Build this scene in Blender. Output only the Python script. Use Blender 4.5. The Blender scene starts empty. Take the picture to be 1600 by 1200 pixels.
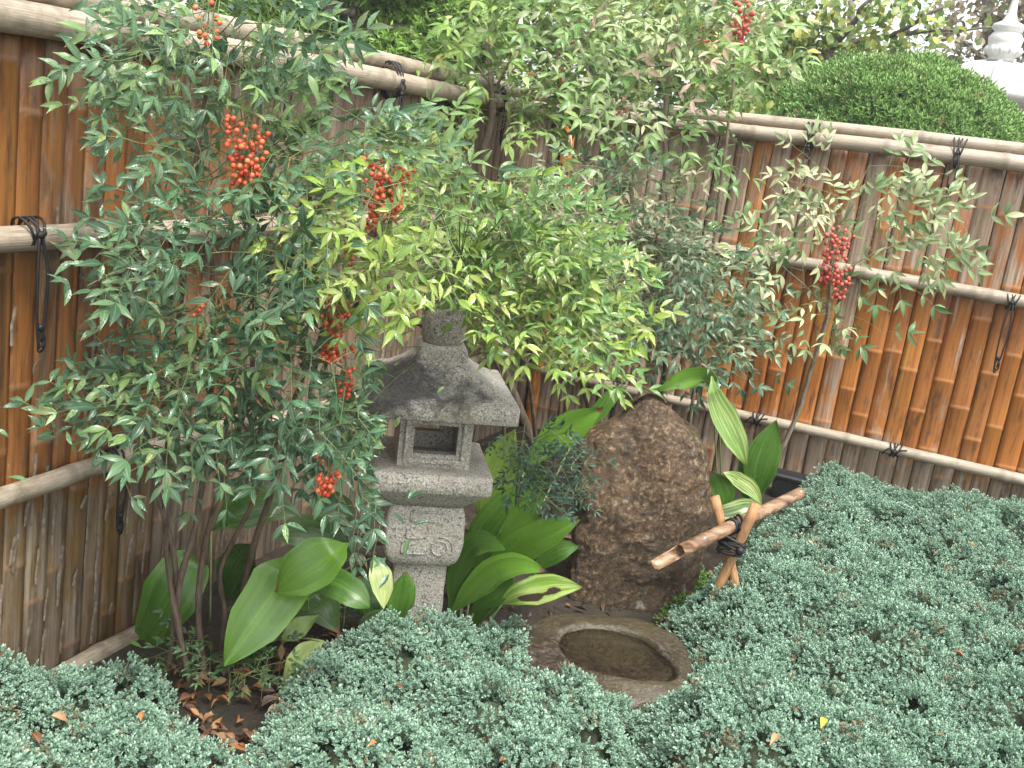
import bpy, math, random
import numpy as np
from mathutils import Vector, Matrix
SC = bpy.context.scene
COL = SC.collection
rng = np.random.default_rng(7)
random.seed(7)
V3 = lambda *a: np.array(a, float)
def unit(a):
    a = np.asarray(a, float)
    return a / (np.linalg.norm(a, axis=-1, keepdims=True) + 1e-12)

# ------------------------------------------------------------------ camera
EYE = 1.5; FOC = 1552.0; PITCH = math.radians(14.4); ROLL = math.radians(7.5)
Fw = V3(0, math.cos(PITCH), -math.sin(PITCH)); R0 = V3(1, 0, 0); U0 = V3(0, math.sin(PITCH), math.cos(PITCH))
Rt = math.cos(ROLL) * R0 + math.sin(ROLL) * U0; Up = -math.sin(ROLL) * R0 + math.cos(ROLL) * U0
CAM = V3(0, 0, EYE)
cd = bpy.data.cameras.new('camera'); cam = bpy.data.objects.new('camera', cd); COL.objects.link(cam)
cd.sensor_width = 36; cd.lens = 36 * FOC / 1600; cd.clip_start = 0.05; cd.clip_end = 3000
cam.matrix_world = Matrix(((Rt[0], Up[0], -Fw[0], 0), (Rt[1], Up[1], -Fw[1], 0), (Rt[2], Up[2], -Fw[2], EYE), (0, 0, 0, 1)))
SC.camera = cam

# ------------------------------------------------------------------ light: bright overcast sky
SUN_EL = math.radians(62); SUN_AZ = math.radians(150)      # azimuth clockwise from +Y: behind the camera, to the right
w = bpy.data.worlds.new('World'); SC.world = w; w.use_nodes = True
nt = w.node_tree; bg = nt.nodes['Background']
sky = nt.nodes.new('ShaderNodeTexSky'); sky.sky_type = 'NISHITA'; sky.sun_disc = False
sky.sun_elevation = SUN_EL; sky.sun_rotation = SUN_AZ; sky.air_density = 1.0; sky.dust_density = 3.0
hs = nt.nodes.new('ShaderNodeHueSaturation'); hs.inputs['Saturation'].default_value = 0.16
nt.links.new(sky.outputs[0], hs.inputs['Color']); nt.links.new(hs.outputs[0], bg.inputs['Color'])
bg.inputs['Strength'].default_value = 0.14
sl = bpy.data.lights.new('sun', 'SUN'); so = bpy.data.objects.new('sun', sl); COL.objects.link(so)
sl.energy = 1.5; sl.angle = math.radians(12); sl.color = (1.0, 0.965, 0.91)
sd = V3(math.sin(SUN_AZ) * math.cos(SUN_EL), math.cos(SUN_AZ) * math.cos(SUN_EL), math.sin(SUN_EL))
so.rotation_euler = Vector(sd).to_track_quat('Z', 'Y').to_euler()
so.location = tuple(sd * 20)
SC.view_settings.view_transform = 'Standard'; SC.view_settings.look = 'None'
SC.view_settings.exposure = 1.7; SC.view_settings.gamma = 1.0; SC.view_settings.use_curve_mapping = False
SC.render.engine = 'CYCLES'
SC.cycles.max_bounces = 8; SC.cycles.transparent_max_bounces = 8; SC.cycles.use_denoising = True
SC.cycles.sample_clamp_indirect = 6.0

# ------------------------------------------------------------------ survey helpers: photo pixel -> point in the garden
def ray(x, y): return Fw + Rt * ((x - 800) / FOC) - Up * ((y - 600) / FOC)
def onz(x, y, z=0.0):
    d = ray(x, y); return CAM + d * ((z - EYE) / d[2])
def onY(x, y, Y):
    d = ray(x, y); return CAM + d * (Y / d[1])
def proj(P):
    d = np.asarray(P) - CAM; z = d @ Fw
    return 800 + FOC * (d @ Rt) / z, 600 - FOC * (d @ Up) / z, z
HL = math.radians(22.19)
DL = V3(math.sin(HL), math.cos(HL), 0)       # along the left fence, away
DR = V3(math.cos(HL), -math.sin(HL), 0)      # along the right fence, towards the right
CORNER = V3(0.0415, 5.100, 0)
def onplane(x, y, n, off=0.0):               # n = DR: left fence plane, n = DL: right fence plane
    d = ray(x, y); return CAM + d * (((CORNER + n * off - CAM) @ n) / (d @ n))
def front_of_fences(P, m=0.06):              # keep a point on the garden side of both fences
    P = np.array(P, float)
    a = (P - CORNER) @ DR
    if a < m: P = P + DR * (m - a)
    b = (P - CORNER) @ DL
    if b > -m: P = P - DL * (b + m)
    return P

# ------------------------------------------------------------------ mesh helpers
def mesh_np(name, V, F, mat=None, smooth=False, attrs=None):
    V = np.asarray(V, np.float32).reshape(-1, 3)
    me = bpy.data.meshes.new(name)
    me.vertices.add(len(V)); me.vertices.foreach_set('co', V.ravel())
    if isinstance(F, np.ndarray):
        k = F.shape[1]; me.loops.add(F.size); me.loops.foreach_set('vertex_index', F.astype(np.int32).ravel())
        me.polygons.add(len(F)); me.polygons.foreach_set('loop_start', np.arange(0, F.size, k, dtype=np.int32))
        nf = len(F)
    else:
        flat = [i for f in F for i in f]; me.loops.add(len(flat)); me.loops.foreach_set('vertex_index', np.array(flat, np.int32))
        ln = np.array([len(f) for f in F], np.int32); st = np.concatenate([[0], np.cumsum(ln)[:-1]]).astype(np.int32)
        me.polygons.add(len(F)); me.polygons.foreach_set('loop_start', st); nf = len(F)
    me.polygons.foreach_set('use_smooth', np.full(nf, smooth, bool))
    for k_, a in (attrs or {}).items():
        a = np.asarray(a, np.float32)
        if a.ndim == 1:
            at = me.attributes.new(k_, 'FLOAT', 'POINT'); at.data.foreach_set('value', a)
        else:
            at = me.attributes.new(k_, 'FLOAT_COLOR', 'POINT')
            if a.shape[1] == 3: a = np.concatenate([a, np.ones((len(a), 1), np.float32)], 1)
            at.data.foreach_set('color', a.ravel())
    if mat: me.materials.append(mat)
    me.update(calc_edges=True); me.validate()
    return me
class MB:
    def __init__(s): s.V = []; s.F = []; s.n = 0
    def add(s, V, F):
        V = np.asarray(V, float).reshape(-1, 3)
        s.V.append(V); s.F += [tuple(i + s.n for i in f) for f in F]; s.n += len(V); return s
    def tube(s, pts, rad, n=8, caps=True, flat=1.0):
        pts = np.asarray(pts, float); m = len(pts)
        rad = np.full(m, rad, float) if np.isscalar(rad) else np.asarray(rad, float)
        T = unit(np.gradient(pts, axis=0)); ref = V3(0, 0, 1) if abs(T[0][2]) < .9 else V3(1, 0, 0)
        A = unit(np.cross(T[0], ref)); V = []
        for i in range(m):
            A = unit(A - T[i] * (A @ T[i])); B = np.cross(T[i], A)
            for k in range(n):
                a = 2 * math.pi * k / n; V.append(pts[i] + rad[i] * (math.cos(a) * A + math.sin(a) * B * flat))
        F = [(i * n + k, i * n + (k + 1) % n, (i + 1) * n + (k + 1) % n, (i + 1) * n + k) for i in range(m - 1) for k in range(n)]
        if caps: F += [tuple(range(n))[::-1], tuple((m - 1) * n + k for k in range(n))]
        return s.add(V, F)
    def loft(s, rings, caps=True):
        n = len(rings[0]); V = np.concatenate([np.asarray(r, float) for r in rings]); m = len(rings)
        F = [(i * n + k, i * n + (k + 1) % n, (i + 1) * n + (k + 1) % n, (i + 1) * n + k) for i in range(m - 1) for k in range(n)]
        if caps: F += [tuple(range(n))[::-1], tuple((m - 1) * n + k for k in range(n))]
        return s.add(V, F)
    def box(s, lo, hi):
        x0, y0, z0 = lo; x1, y1, z1 = hi
        V = [(x, y, z) for z in (z0, z1) for y in (y0, y1) for x in (x0, x1)]
        return s.add(V, [(0, 2, 3, 1), (4, 5, 7, 6), (0, 1, 5, 4), (2, 6, 7, 3), (0, 4, 6, 2), (1, 3, 7, 5)])
    def ball(s, c, r, nu=8, nv=6):
        rings = []
        V = [np.array(c) + V3(0, 0, r)]
        for j in range(1, nv):
            t = math.pi * j / nv
            for k in range(nu):
                a = 2 * math.pi * k / nu
                V.append(np.array(c) + r * V3(math.sin(t) * math.cos(a), math.sin(t) * math.sin(a), math.cos(t)))
        V.append(np.array(c) - V3(0, 0, r)); F = [(0, 1 + k, 1 + (k + 1) % nu) for k in range(nu)]
        for j in range(nv - 2):
            b = 1 + j * nu
            F += [(b + k, b + nu + k, b + nu + (k + 1) % nu, b + (k + 1) % nu) for k in range(nu)]
        b = 1 + (nv - 2) * nu; e = len(V) - 1
        F += [(b + k, e, b + (k + 1) % nu) for k in range(nu)]
        return s.add(V, F)
    def mesh(s, name, mat, smooth=True, org=None):
        V = np.concatenate(s.V) if s.V else np.zeros((0, 3))
        if org is not None: V = V - np.asarray(org)
        return mesh_np(name, V, s.F, mat, smooth)
def link(name, me, parent=None, loc=(0, 0, 0), kind=None):
    o = bpy.data.objects.new(name, me); COL.objects.link(o); o.location = loc
    if parent is not None: o.parent = parent
    if kind: o['kind'] = kind
    return o
def tag(o, label, cat, group=None):
    o['label'] = label; o['category'] = cat
    if group: o['group'] = group
    return o
def thing(name, label, cat, loc, group=None, rz=0.0):
    o = bpy.data.objects.new(name, None); COL.objects.link(o); o.location = tuple(loc); o.rotation_euler = (0, 0, rz)
    o.empty_display_size = 0.1
    return tag(o, label, cat, group)
def bevel(o, w=0.006, seg=2, ang=35):
    m = o.modifiers.new('edge', 'BEVEL'); m.width = w; m.segments = seg; m.limit_method = 'ANGLE'; m.angle_limit = math.radians(ang); return o
def bez(P, n=12):                              # smooth curve through the points
    P = np.asarray(P, float); m = len(P); out = []
    t = np.linspace(0, m - 1, n)
    for x in t:
        i = min(int(x), m - 2); u = x - i
        p0 = P[i - 1] if i > 0 else 2 * P[0] - P[1]; p1 = P[i]; p2 = P[i + 1]; p3 = P[i + 2] if i + 2 < m else 2 * P[-1] - P[-2]
        out.append(.5 * ((2 * p1) + (-p0 + p2) * u + (2 * p0 - 5 * p1 + 4 * p2 - p3) * u * u + (-p0 + 3 * p1 - 3 * p2 + p3) * u ** 3))
    return np.array(out)
_lat = rng.random((64, 64, 64)).astype(np.float32)
def vnoise(P, s=1.0):                          # smooth value noise, 0..1
    P = np.asarray(P, float) * s + 100.0; I = np.floor(P).astype(int); f = P - I; f = f * f * (3 - 2 * f); r = 0
    for dx in (0, 1):
        for dy in (0, 1):
            for dz in (0, 1):
                wgt = (f[..., 0] if dx else 1 - f[..., 0]) * (f[..., 1] if dy else 1 - f[..., 1]) * (f[..., 2] if dz else 1 - f[..., 2])
                r = r + wgt * _lat[(I[..., 0] + dx) % 64, (I[..., 1] + dy) % 64, (I[..., 2] + dz) % 64]
    return r
def fbm(P, s=1.0, o=4):
    r = 0; a = .5; t = 0
    for k in range(o): r = r + a * vnoise(P, s * 2 ** k + .13 * k); t += a; a *= .5
    return r / t

# ------------------------------------------------------------------ material helpers
class Mat:
    def __init__(s, name, rough=.6, spec=.5):
        s.m = bpy.data.materials.new(name); s.m.use_nodes = True; s.nt = s.m.node_tree; s.b = s.nt.nodes['Principled BSDF']
        s.b.inputs['Roughness'].default_value = rough; s.b.inputs['Specular IOR Level'].default_value = spec
        s.tc = s.nt.nodes.new('ShaderNodeTexCoord')
    def N(s, t): return s.nt.nodes.new('ShaderNode' + t)
    def L(s, a, b): s.nt.links.new(a, b)
    def coord(s, scale=(1, 1, 1), space='Object', jitter=False):
        mp = s.N('Mapping'); s.L(s.tc.outputs[space], mp.inputs[0]); mp.inputs['Scale'].default_value = scale
        if jitter:
            oi = s.N('ObjectInfo'); mu = s.N('Math'); mu.operation = 'MULTIPLY'; mu.inputs[1].default_value = 37.0
            s.L(oi.outputs['Random'], mu.inputs[0]); s.L(mu.outputs[0], mp.inputs['Location'])
        return mp.outputs[0]
    def noise(s, co, scale, detail=4, rough=.55, dist=0.0):
        n = s.N('TexNoise'); s.L(co, n.inputs['Vector']); n.inputs['Scale'].default_value = scale; n.inputs['Detail'].default_value = detail
        n.inputs['Roughness'].default_value = rough; n.inputs['Distortion'].default_value = dist; return n.outputs['Fac']
    def voro(s, co, scale, feat='F1'):
        n = s.N('TexVoronoi'); s.L(co, n.inputs['Vector']); n.inputs['Scale'].default_value = scale; n.feature = feat; return n.outputs['Distance']
    def ramp(s, fac, stops, interp='LINEAR'):
        r = s.N('ValToRGB'); s.L(fac, r.inputs[0]); e = r.color_ramp.elements; r.color_ramp.interpolation = interp
        while len(e) < len(stops): e.new(.5)
        for q, (p, c) in zip(e, stops):
            q.position = p; q.color = (c, c, c, 1) if np.isscalar(c) else (*c[:3], 1)
        return r.outputs[0]
    def mix(s, f, a, b, blend='MIX'):
        m = s.N('Mix'); m.data_type = 'RGBA'; m.blend_type = blend
        for sock, v in ((m.inputs[0], f), (m.inputs[6], a), (m.inputs[7], b)):
            if hasattr(v, 'is_linked'): s.L(v, sock)
            elif np.isscalar(v): sock.default_value = v
            else: sock.default_value = (*v[:3], 1)
        return m.outputs[2]
    def math(s, op, a, b=0.0, clamp=False):
        m = s.N('Math'); m.operation = op; m.use_clamp = clamp
        for i, v in enumerate((a, b)):
            if hasattr(v, 'is_linked'): s.L(v, m.inputs[i])
            else: m.inputs[i].default_value = v
        return m.outputs[0]
    def attr(s, name, typ='GEOMETRY', out='Color'):
        a = s.N('Attribute'); a.attribute_type = typ; a.attribute_name = name; return a.outputs[out]
    def bump(s, h, strength=.4, dist=.01, prev=None):
        b = s.N('Bump'); s.L(h, b.inputs['Height']); b.inputs['Strength'].default_value = strength; b.inputs['Distance'].default_value = dist
        if prev is not None: s.L(prev, b.inputs['Normal'])
        return b.outputs[0]
    def out(s, color=None, normal=None, rough=None):
        for v, k in ((color, 'Base Color'), (normal, 'Normal'), (rough, 'Roughness')):
            if v is None: continue
            if hasattr(v, 'is_linked'): s.L(v, s.b.inputs[k])
            elif np.isscalar(v): s.b.inputs[k].default_value = v
            else: s.b.inputs[k].default_value = (*v[:3], 1)
        return s.m
    def translucent(s, color, f):
        t = s.N('BsdfTranslucent'); m = s.N('MixShader'); s.L(color, t.inputs[0]); m.inputs[0].default_value = f
        s.L(s.b.outputs[0], m.inputs[1]); s.L(t.outputs[0], m.inputs[2])
        s.L(m.outputs[0], s.nt.nodes['Material Output'].inputs[0])

def mat_soil():
    m = Mat('soil', .8); c = m.coord((1, 1, 1)); n = m.noise(c, 22, 8, .7); k = m.noise(c, 3, 3)
    col = m.ramp(n, [(.3, (.012, .009, .006)), (.55, (.035, .024, .015)), (.75, (.075, .05, .03))])
    col = m.mix(m.ramp(k, [(.45, 0.0), (.65, .5)]), col, (.03, .035, .015))
    return m.out(col, m.bump(n, .8, .03), .75)
def mat_slat(left):
    m = Mat('bamboo_slat_left' if left else 'bamboo_slat_right', .38)
    c = m.coord((1, 1, 1), jitter=True); st = m.coord((55, 55, 2.2), jitter=True)
    s1 = m.noise(st, 1.0, 5, .6); s2 = m.noise(m.coord((16, 16, 1.3), jitter=True), 1.0, 4, .6, .6); p = m.noise(m.coord((13, 13, 3.6), jitter=True), 1.0, 7, .68, .5)
    oi = m.N('ObjectInfo'); rnd = oi.outputs['Random']
    if left:
        base = m.ramp(s2, [(.28, (.06, .034, .018)), (.4, (.13, .058, .022)), (.5, (.27, .11, .025)), (.6, (.15, .06, .022)), (.7, (.2, .07, .02)), (.82, (.4, .18, .04))])
    else:
        base = m.ramp(s2, [(.25, (.15, .052, .018)), (.4, (.34, .1, .02)), (.52, (.46, .165, .028)), (.62, (.3, .1, .024)), (.74, (.52, .23, .05)), (.85, (.27, .1, .03))])
    base = m.mix(.18 if left else .45, base, m.ramp(rnd, [(0, (.16, .06, .021)), (.3, (.37, .135, .025)), (.5, (.21, .105, .038)), (.75, (.32, .11, .024)), (1, (.45, .21, .048))]))
    z = m.N('SeparateXYZ'); m.L(m.tc.outputs['Object'], z.inputs[0]); zz = z.outputs['Z']
    wt = m.attr('weather', 'OBJECT', 'Fac')
    if left:
        low = m.ramp(zz, [(.49, 1.0), (.55, 0.0)])
        base = m.mix(m.math('MULTIPLY', low, .9), base, m.ramp(s2, [(.3, (.065, .043, .018)), (.5, (.15, .095, .034)), (.7, (.24, .15, .058))]))
        wt = m.math('ADD', wt, m.math('MULTIPLY', low, .12))
        grey = m.ramp(s1, [(.3, (.09, .07, .05)), (.5, (.18, .142, .1)), (.7, (.28, .235, .175))])
    else:
        low = m.ramp(zz, [(.26, 1.0), (.42, 0.0)])
        wt = m.math('ADD', wt, m.math('MULTIPLY', low, .33))
        hi = m.ramp(m.math('MULTIPLY', zz, .5), [(.5, 0.0), (.58, 1.0)]); wt = m.math('ADD', wt, m.math('MULTIPLY', hi, .2))
        grey = m.ramp(s1, [(.3, (.165, .125, .085)), (.5, (.3, .242, .178)), (.7, (.44, .38, .3))])
    gm = m.math('ADD', m.math('ADD', p, m.math('MULTIPLY', s1, .35)), wt)
    gm = m.ramp(gm, [(.74, 0.0), (.9, 1.0)])
    dk = m.ramp(m.noise(m.coord((26, 26, 5), jitter=True), 1.0, 6, .7), [(.34, 1.0), (.47, 0.0)])
    col = m.mix(m.math('MULTIPLY', gm, .85), base, grey)
    col = m.mix(m.math('MULTIPLY', dk, .7), col, (.035, .022, .014))
    fine = m.noise(m.coord((120, 120, 1.4), jitter=True), 1.0, 4, .7); col = m.mix(m.ramp(fine, [(.34, .42), (.52, 0.0)]), col, (.03, .018, .012))
    fl = m.ramp(m.noise(m.coord((30, 30, 9), jitter=True), 1.0, 5, .75, .3), [(.62, 0.0), (.68, .5)]); col = m.mix(fl, col, (.3, .23, .16) if left else (.34, .2, .11))
    nd = m.attr('node', 'GEOMETRY', 'Fac'); col = m.mix(m.math('MULTIPLY', nd, .55), col, (.19, .1, .045) if left else (.38, .16, .05))
    m.out(col, m.bump(m.math('ADD', s1, m.math('MULTIPLY', gm, .5)), .35, .004), m.ramp(gm, [(0, .4), (1, .75)]))
    return m.m
def mat_pole():
    m = Mat('weathered_bamboo_pole', .55); c = m.coord((1, 1, 1), 'Object', True)
    s = m.noise(m.coord((2.0, 26, 26), 'Generated'), 1.5, 6, .65); k = m.noise(c, 9, 5, .65)
    col = m.ramp(s, [(.25, (.15, .115, .08)), (.45, (.3, .245, .18)), (.65, (.42, .36, .275)), (.8, (.5, .45, .37))])
    col = m.mix(m.ramp(k, [(.5, 0.0), (.68, .75)]), col, (.12, .095, .06))
    nd = m.attr('node', 'GEOMETRY', 'Fac'); col = m.mix(m.math('MULTIPLY', nd, .5), col, (.16, .12, .08))
    return m.out(col, m.bump(s, .3, .004), .5)
def mat_granite(name, stain):
    m = Mat(name, .72); c = m.coord((1, 1, 1))
    a = m.noise(c, 215, 3, .68); b = m.noise(c, 120, 2, .5); k = m.noise(c, 9, 6, .65); v = m.voro(c, 210)
    col = m.ramp(a, [(.34, (.14, .13, .11)), (.45, (.31, .29, .245)), (.56, (.42, .395, .34)), (.66, (.64, .61, .55))])
    col = m.mix(m.ramp(b, [(.58, 0.0), (.65, .8)]), col, (.075, .068, .053))
    col = m.mix(m.ramp(k, [(.42, 0.0), (.7, .5)]), col, (.24, .215, .14))
    if stain:
        at = m.attr('stain', 'GEOMETRY', 'Fac'); q = m.math('ADD', at, m.math('ADD', m.math('MULTIPLY', k, 1.1), m.math('MULTIPLY', m.noise(c, 34, 6, .75), .9)))
        f = m.ramp(m.math('MULTIPLY', q, .5), [(.54, 0.0), (.7, .95)])
        col = m.mix(f, col, m.ramp(b, [(.35, (.018, .017, .016)), (.65, (.075, .07, .06))]))
    return m.out(col, m.bump(m.math('ADD', a, m.math('MULTIPLY', b, .6)), .55, .004), .68)
def mat_rock():
    m = Mat('brown_rock', .5); c = m.coord((1, 1, 1))
    n = m.noise(c, 7, 8, .7); g = m.noise(c, 58, 8, .82); d = m.noise(m.coord((1, 1, .5)), 3.2, 5, .6)
    col = m.ramp(g, [(.38, (.015, .009, .006)), (.47, (.095, .06, .03)), (.55, (.19, .122, .062)), (.62, (.55, .42, .26))])
    col = m.mix(m.ramp(n, [(.42, 0.0), (.64, .4)]), col, (.15, .08, .036), 'MIX')
    col = m.mix(m.ramp(d, [(.46, 0.0), (.6, .55)]), col, (.05, .037, .024))
    li = m.math('MULTIPLY', m.ramp(m.noise(c, 26, 4, .7), [(.6, 0.0), (.65, .8)]), m.ramp(m.noise(c, 5, 2), [(.47, 0.0), (.57, .7)]))
    col = m.mix(li, col, (.36, .36, .31))
    return m.out(col, m.bump(m.noise(c, 24, 8, .75), .9, .03, m.bump(g, 1.0, .016)), .36)
def mat_basin():
    m = Mat('wet_basin_stone', .25); c = m.coord((1, 1, 1))
    n = m.noise(c, 11, 7, .65); g = m.noise(c, 60, 5, .65); d = m.noise(c, 4, 4)
    col = m.ramp(g, [(.3, (.016, .011, .008)), (.52, (.048, .035, .026)), (.7, (.115, .09, .07))])
    col = m.mix(m.ramp(d, [(.4, 0.0), (.62, .6)]), col, (.075, .062, .03))
    col = m.mix(m.ramp(n, [(.55, 0.0), (.7, .6)]), col, (.085, .06, .042))
    sp = m.N('SeparateXYZ'); m.L(m.tc.outputs['Object'], sp.inputs[0])
    return m.out(col, m.bump(m.math('ADD', n, m.math('MULTIPLY', g, .6)), .8, .015), .2)
def mat_leaf(name, rough=.32, trans=.22, dew=1.0):
    m = Mat(name, rough, .62)
    t = m.attr('tint'); lc = m.N('SeparateColor'); m.L(m.attr('leafpos'), lc.inputs[0])
    ac, al, rn = lc.outputs[0], lc.outputs[1], lc.outputs[2]           # across 0..1 (0 = midrib), along 0..1, random
    c = m.coord((1, 1, 1)); n = m.noise(c, 60, 3)
    col = m.mix(m.ramp(n, [(.3, .25), (.7, 0.0)]), t, (.02, .04, .02))
    col = m.mix(m.ramp(ac, [(0, .45), (.16, 0.0)]), col, m.mix(.55, t, (.5, .6, .3)))
    tip = m.math('MULTIPLY', m.ramp(al, [(.8, 0.0), (1, .8)]), m.attr('redtip', 'GEOMETRY', 'Fac'))
    edge = m.math('MULTIPLY', m.ramp(ac, [(.65, 0.0), (.95, .7)]), m.attr('redtip', 'GEOMETRY', 'Fac'))
    col = m.mix(m.math('MAXIMUM', tip, edge), col, (.42, .14, .06))
    d = m.voro(c, 260); dr = m.ramp(d, [(.1, 1.0), (.36, 0.0)])
    nb = m.bump(dr, .55 * dew, .004, m.bump(m.ramp(ac, [(0, 0.0), (.2, 1.0)]), .3, .002))
    m.out(col, nb, rough); m.translucent(m.mix(.5, col, (.3, .5, .06), 'MULTIPLY') if False else col, trans)
    return m.m
def mat_broad():
    m = Mat('aspidistra_leaf', .3, .5)
    t = m.attr('tint'); lc = m.N('SeparateColor'); m.L(m.attr('leafpos'), lc.inputs[0]); ac, al, st = lc.outputs[0], lc.outputs[1], lc.outputs[2]
    cb = m.N('CombineXYZ'); m.L(m.math('MULTIPLY', ac, 26.0), cb.inputs[0]); m.L(m.math('MULTIPLY', al, 1.6), cb.inputs[1])
    oi = m.N('ObjectInfo'); m.L(m.math('MULTIPLY', oi.outputs['Random'], 40.0), cb.inputs[2])
    s = m.noise(cb.outputs[0], 1.0, 3, .6)
    cb2 = m.N('CombineXYZ'); m.L(m.math('MULTIPLY', ac, 8.0), cb2.inputs[0]); m.L(m.math('MULTIPLY', al, .9), cb2.inputs[1]); m.L(m.math('MULTIPLY', oi.outputs['Random'], 23.0), cb2.inputs[2])
    s2 = m.noise(cb2.outputs[0], 1.0, 3)
    col = m.mix(m.ramp(s, [(.4, 0.0), (.75, .45)]), t, m.mix(.5, t, (.42, .5, .12)))
    col = m.mix(m.ramp(s2, [(.35, .55), (.6, 0.0)]), col, m.mix(.5, t, (.01, .03, .008)))
    stripe = m.math('MULTIPLY', m.ramp(m.noise(cb2.outputs[0], 1.6, 2), [(.5, 0.0), (.56, 1.0)]), st)
    col = m.mix(stripe, col, (.62, .63, .3))
    b = m.attr('blotch', 'GEOMETRY', 'Fac'); col = m.mix(m.ramp(b, [(.4, 0.0), (.55, 1.0)]), col, (.045, .028, .018))
    sp = m.noise(m.coord((1, 1, 1), jitter=True), 95, 4, .7); col = m.mix(m.ramp(sp, [(.66, 0.0), (.72, .6)]), col, (.3, .33, .16))
    br = m.math('MULTIPLY', m.ramp(m.math('ADD', al, m.math('MULTIPLY', m.noise(m.coord((1, 1, 1), jitter=True), 22, 3), .12)), [(.985, 0.0), (1, 1.0)]), m.ramp(oi.outputs['Random'], [(.45, 0.0), (.5, 1.0)])); col = m.mix(br, col, (.16, .09, .035))
    rg = m.ramp(m.noise(m.coord((1, 1, 1), jitter=True), 14, 4), [(.35, .2), (.7, .5)])
    m.out(col, m.bump(s, .25, .003), rg); m.translucent(col, .18)
    return m.m
def mat_juniper(name, a, b, tipc):
    m = Mat(name, .5, .4); k = m.attr('shade', 'GEOMETRY', 'Fac'); c = m.coord((1, 1, 1), 'Object'); n = m.noise(c, 5, 4, .6)
    col = m.mix(m.ramp(n, [(.35, 0.0), (.65, 1.0)]), a, b)
    n2 = m.noise(c, 2.3, 3); col = m.mix(m.ramp(n2, [(.48, 0.0), (.68, .6)]), col, m.mix(.5, col, (.14, .25, .06)))
    col = m.mix(m.ramp(k, [(.35, 0.0), (1, .85)]), col, tipc); vy = m.attr('vary', 'INSTANCER', 'Fac'); col = m.mix(m.ramp(vy, [(0, .4), (.35, 0.0)]), col, m.mix(.5, col, a)); col = m.mix(m.ramp(vy, [(.955, 0.0), (.965, .75)]), col, (.2, .13, .06))
    m.out(col, None, .5); m.translucent(col, .12); return m.m
def mat_bark(name, a, b):
    m = Mat(name, .75); c = m.coord((1, 1, .25)); n = m.noise(c, 60, 6, .7)
    return m.out(m.ramp(n, [(.35, a), (.65, b)]), m.bump(n, .6, .006), .7)
def mat_plain(name, col, rough=.6, var=.3, scale=20, bump=.2):
    m = Mat(name, rough); n = m.noise(m.coord((1, 1, 1)), scale, 5, .6)
    d = tuple(x * (1 - var) for x in col); e = tuple(min(1, x * (1 + var)) for x in col)
    return m.out(m.ramp(n, [(.3, d), (.7, e)]), m.bump(n, bump, .004), rough)
def mat_water():
    m = Mat('basin_water', .03); m.b.inputs['Transmission Weight'].default_value = 1.0; m.b.inputs['IOR'].default_value = 1.33
    m.b.inputs['Base Color'].default_value = (.72, .66, .46, 1)
    n = m.N('TexNoise'); m.L(m.coord((1, 1, 1)), n.inputs['Vector']); n.inputs['Scale'].default_value = 14; n.inputs['Detail'].default_value = 2
    wv = m.N('TexWave'); wv.wave_type = 'RINGS'; wv.rings_direction = 'Z'; m.L(m.coord((1, 1, 1)), wv.inputs['Vector']); wv.inputs['Scale'].default_value = 7; wv.inputs['Distortion'].default_value = 1.5
    m.L(m.bump(m.math('ADD', n.outputs['Fac'], m.math('MULTIPLY', wv.outputs['Fac'], .12)), .35, .03), m.b.inputs['Normal'])
    return m.m
M_soil = mat_soil(); M_slL = mat_slat(True); M_slR = mat_slat(False); M_pole = mat_pole()
M_gran = mat_granite('granite', False); M_roof = mat_granite('stained_granite', True)
M_rock = mat_rock(); M_basin = mat_basin(); M_water = mat_water()
M_leaf = mat_leaf('nandina_leaf', .3, .24, 1.5)
M_dead = mat_leaf('dead_leaf', .55, .15, .3); M_broad = mat_broad(); M_tree = mat_leaf('tree_leaf', .5, .35, .2)
M_jun = mat_juniper('blue_juniper', (.18, .3, .205), (.25, .385, .28), (.52, .69, .54))
M_dome = mat_juniper('green_conifer', (.075, .17, .03), (.13, .26, .05), (.38, .55, .18))
M_con = mat_juniper('dark_conifer', (.12, .24, .035), (.19, .34, .055), (.34, .5, .12))
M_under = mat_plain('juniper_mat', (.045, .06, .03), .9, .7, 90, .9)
M_cane = mat_bark('nandina_cane', (.045, .03, .02), (.15, .105, .07)); M_canel = mat_bark('pale_cane', (.12, .09, .06), (.3, .24, .17))
M_stalk = mat_plain('green_stalk', (.13, .17, .06), .5, .3); M_bark = mat_bark('tree_bark', (.06, .05, .04), (.2, .17, .14))
M_cord = mat_plain('black_cord', (.008, .008, .009), .6, .4, 300); M_dark = mat_plain('old_post', (.09, .065, .045), .8, .5, 30)

def mat_berry(name, stops):
    m = Mat(name, .34, .45); oi = m.N('ObjectInfo'); n = m.noise(m.coord((1, 1, 1), jitter=True), 1.6, 3)
    return m.out(m.mix(m.ramp(n, [(.4, .45), (.65, 0.0)]), m.ramp(oi.outputs['Random'], stops), (.3, .03, .015)), None, .34)
M_back = mat_plain('dark_gap_sheet', (.03, .022, .016), .9, .4, 30)  # near-black colour puts shade into the gaps between the slats
M_berry = mat_berry('red_berry', [(0, (.4, .035, .018)), (.4, (.74, .12, .045)), (.8, (.78, .18, .065)), (1, (.66, .22, .08))])
M_rose = mat_berry('dull_berry', [(0, (.3, .035, .03)), (.5, (.56, .1, .075)), (1, (.62, .18, .12))])
M_black = mat_plain('black_plastic', (.018, .019, .021), .45, .3, 60)
M_white = mat_plain('pale_granite', (.52, .52, .49), .75, .12, 60)

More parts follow.
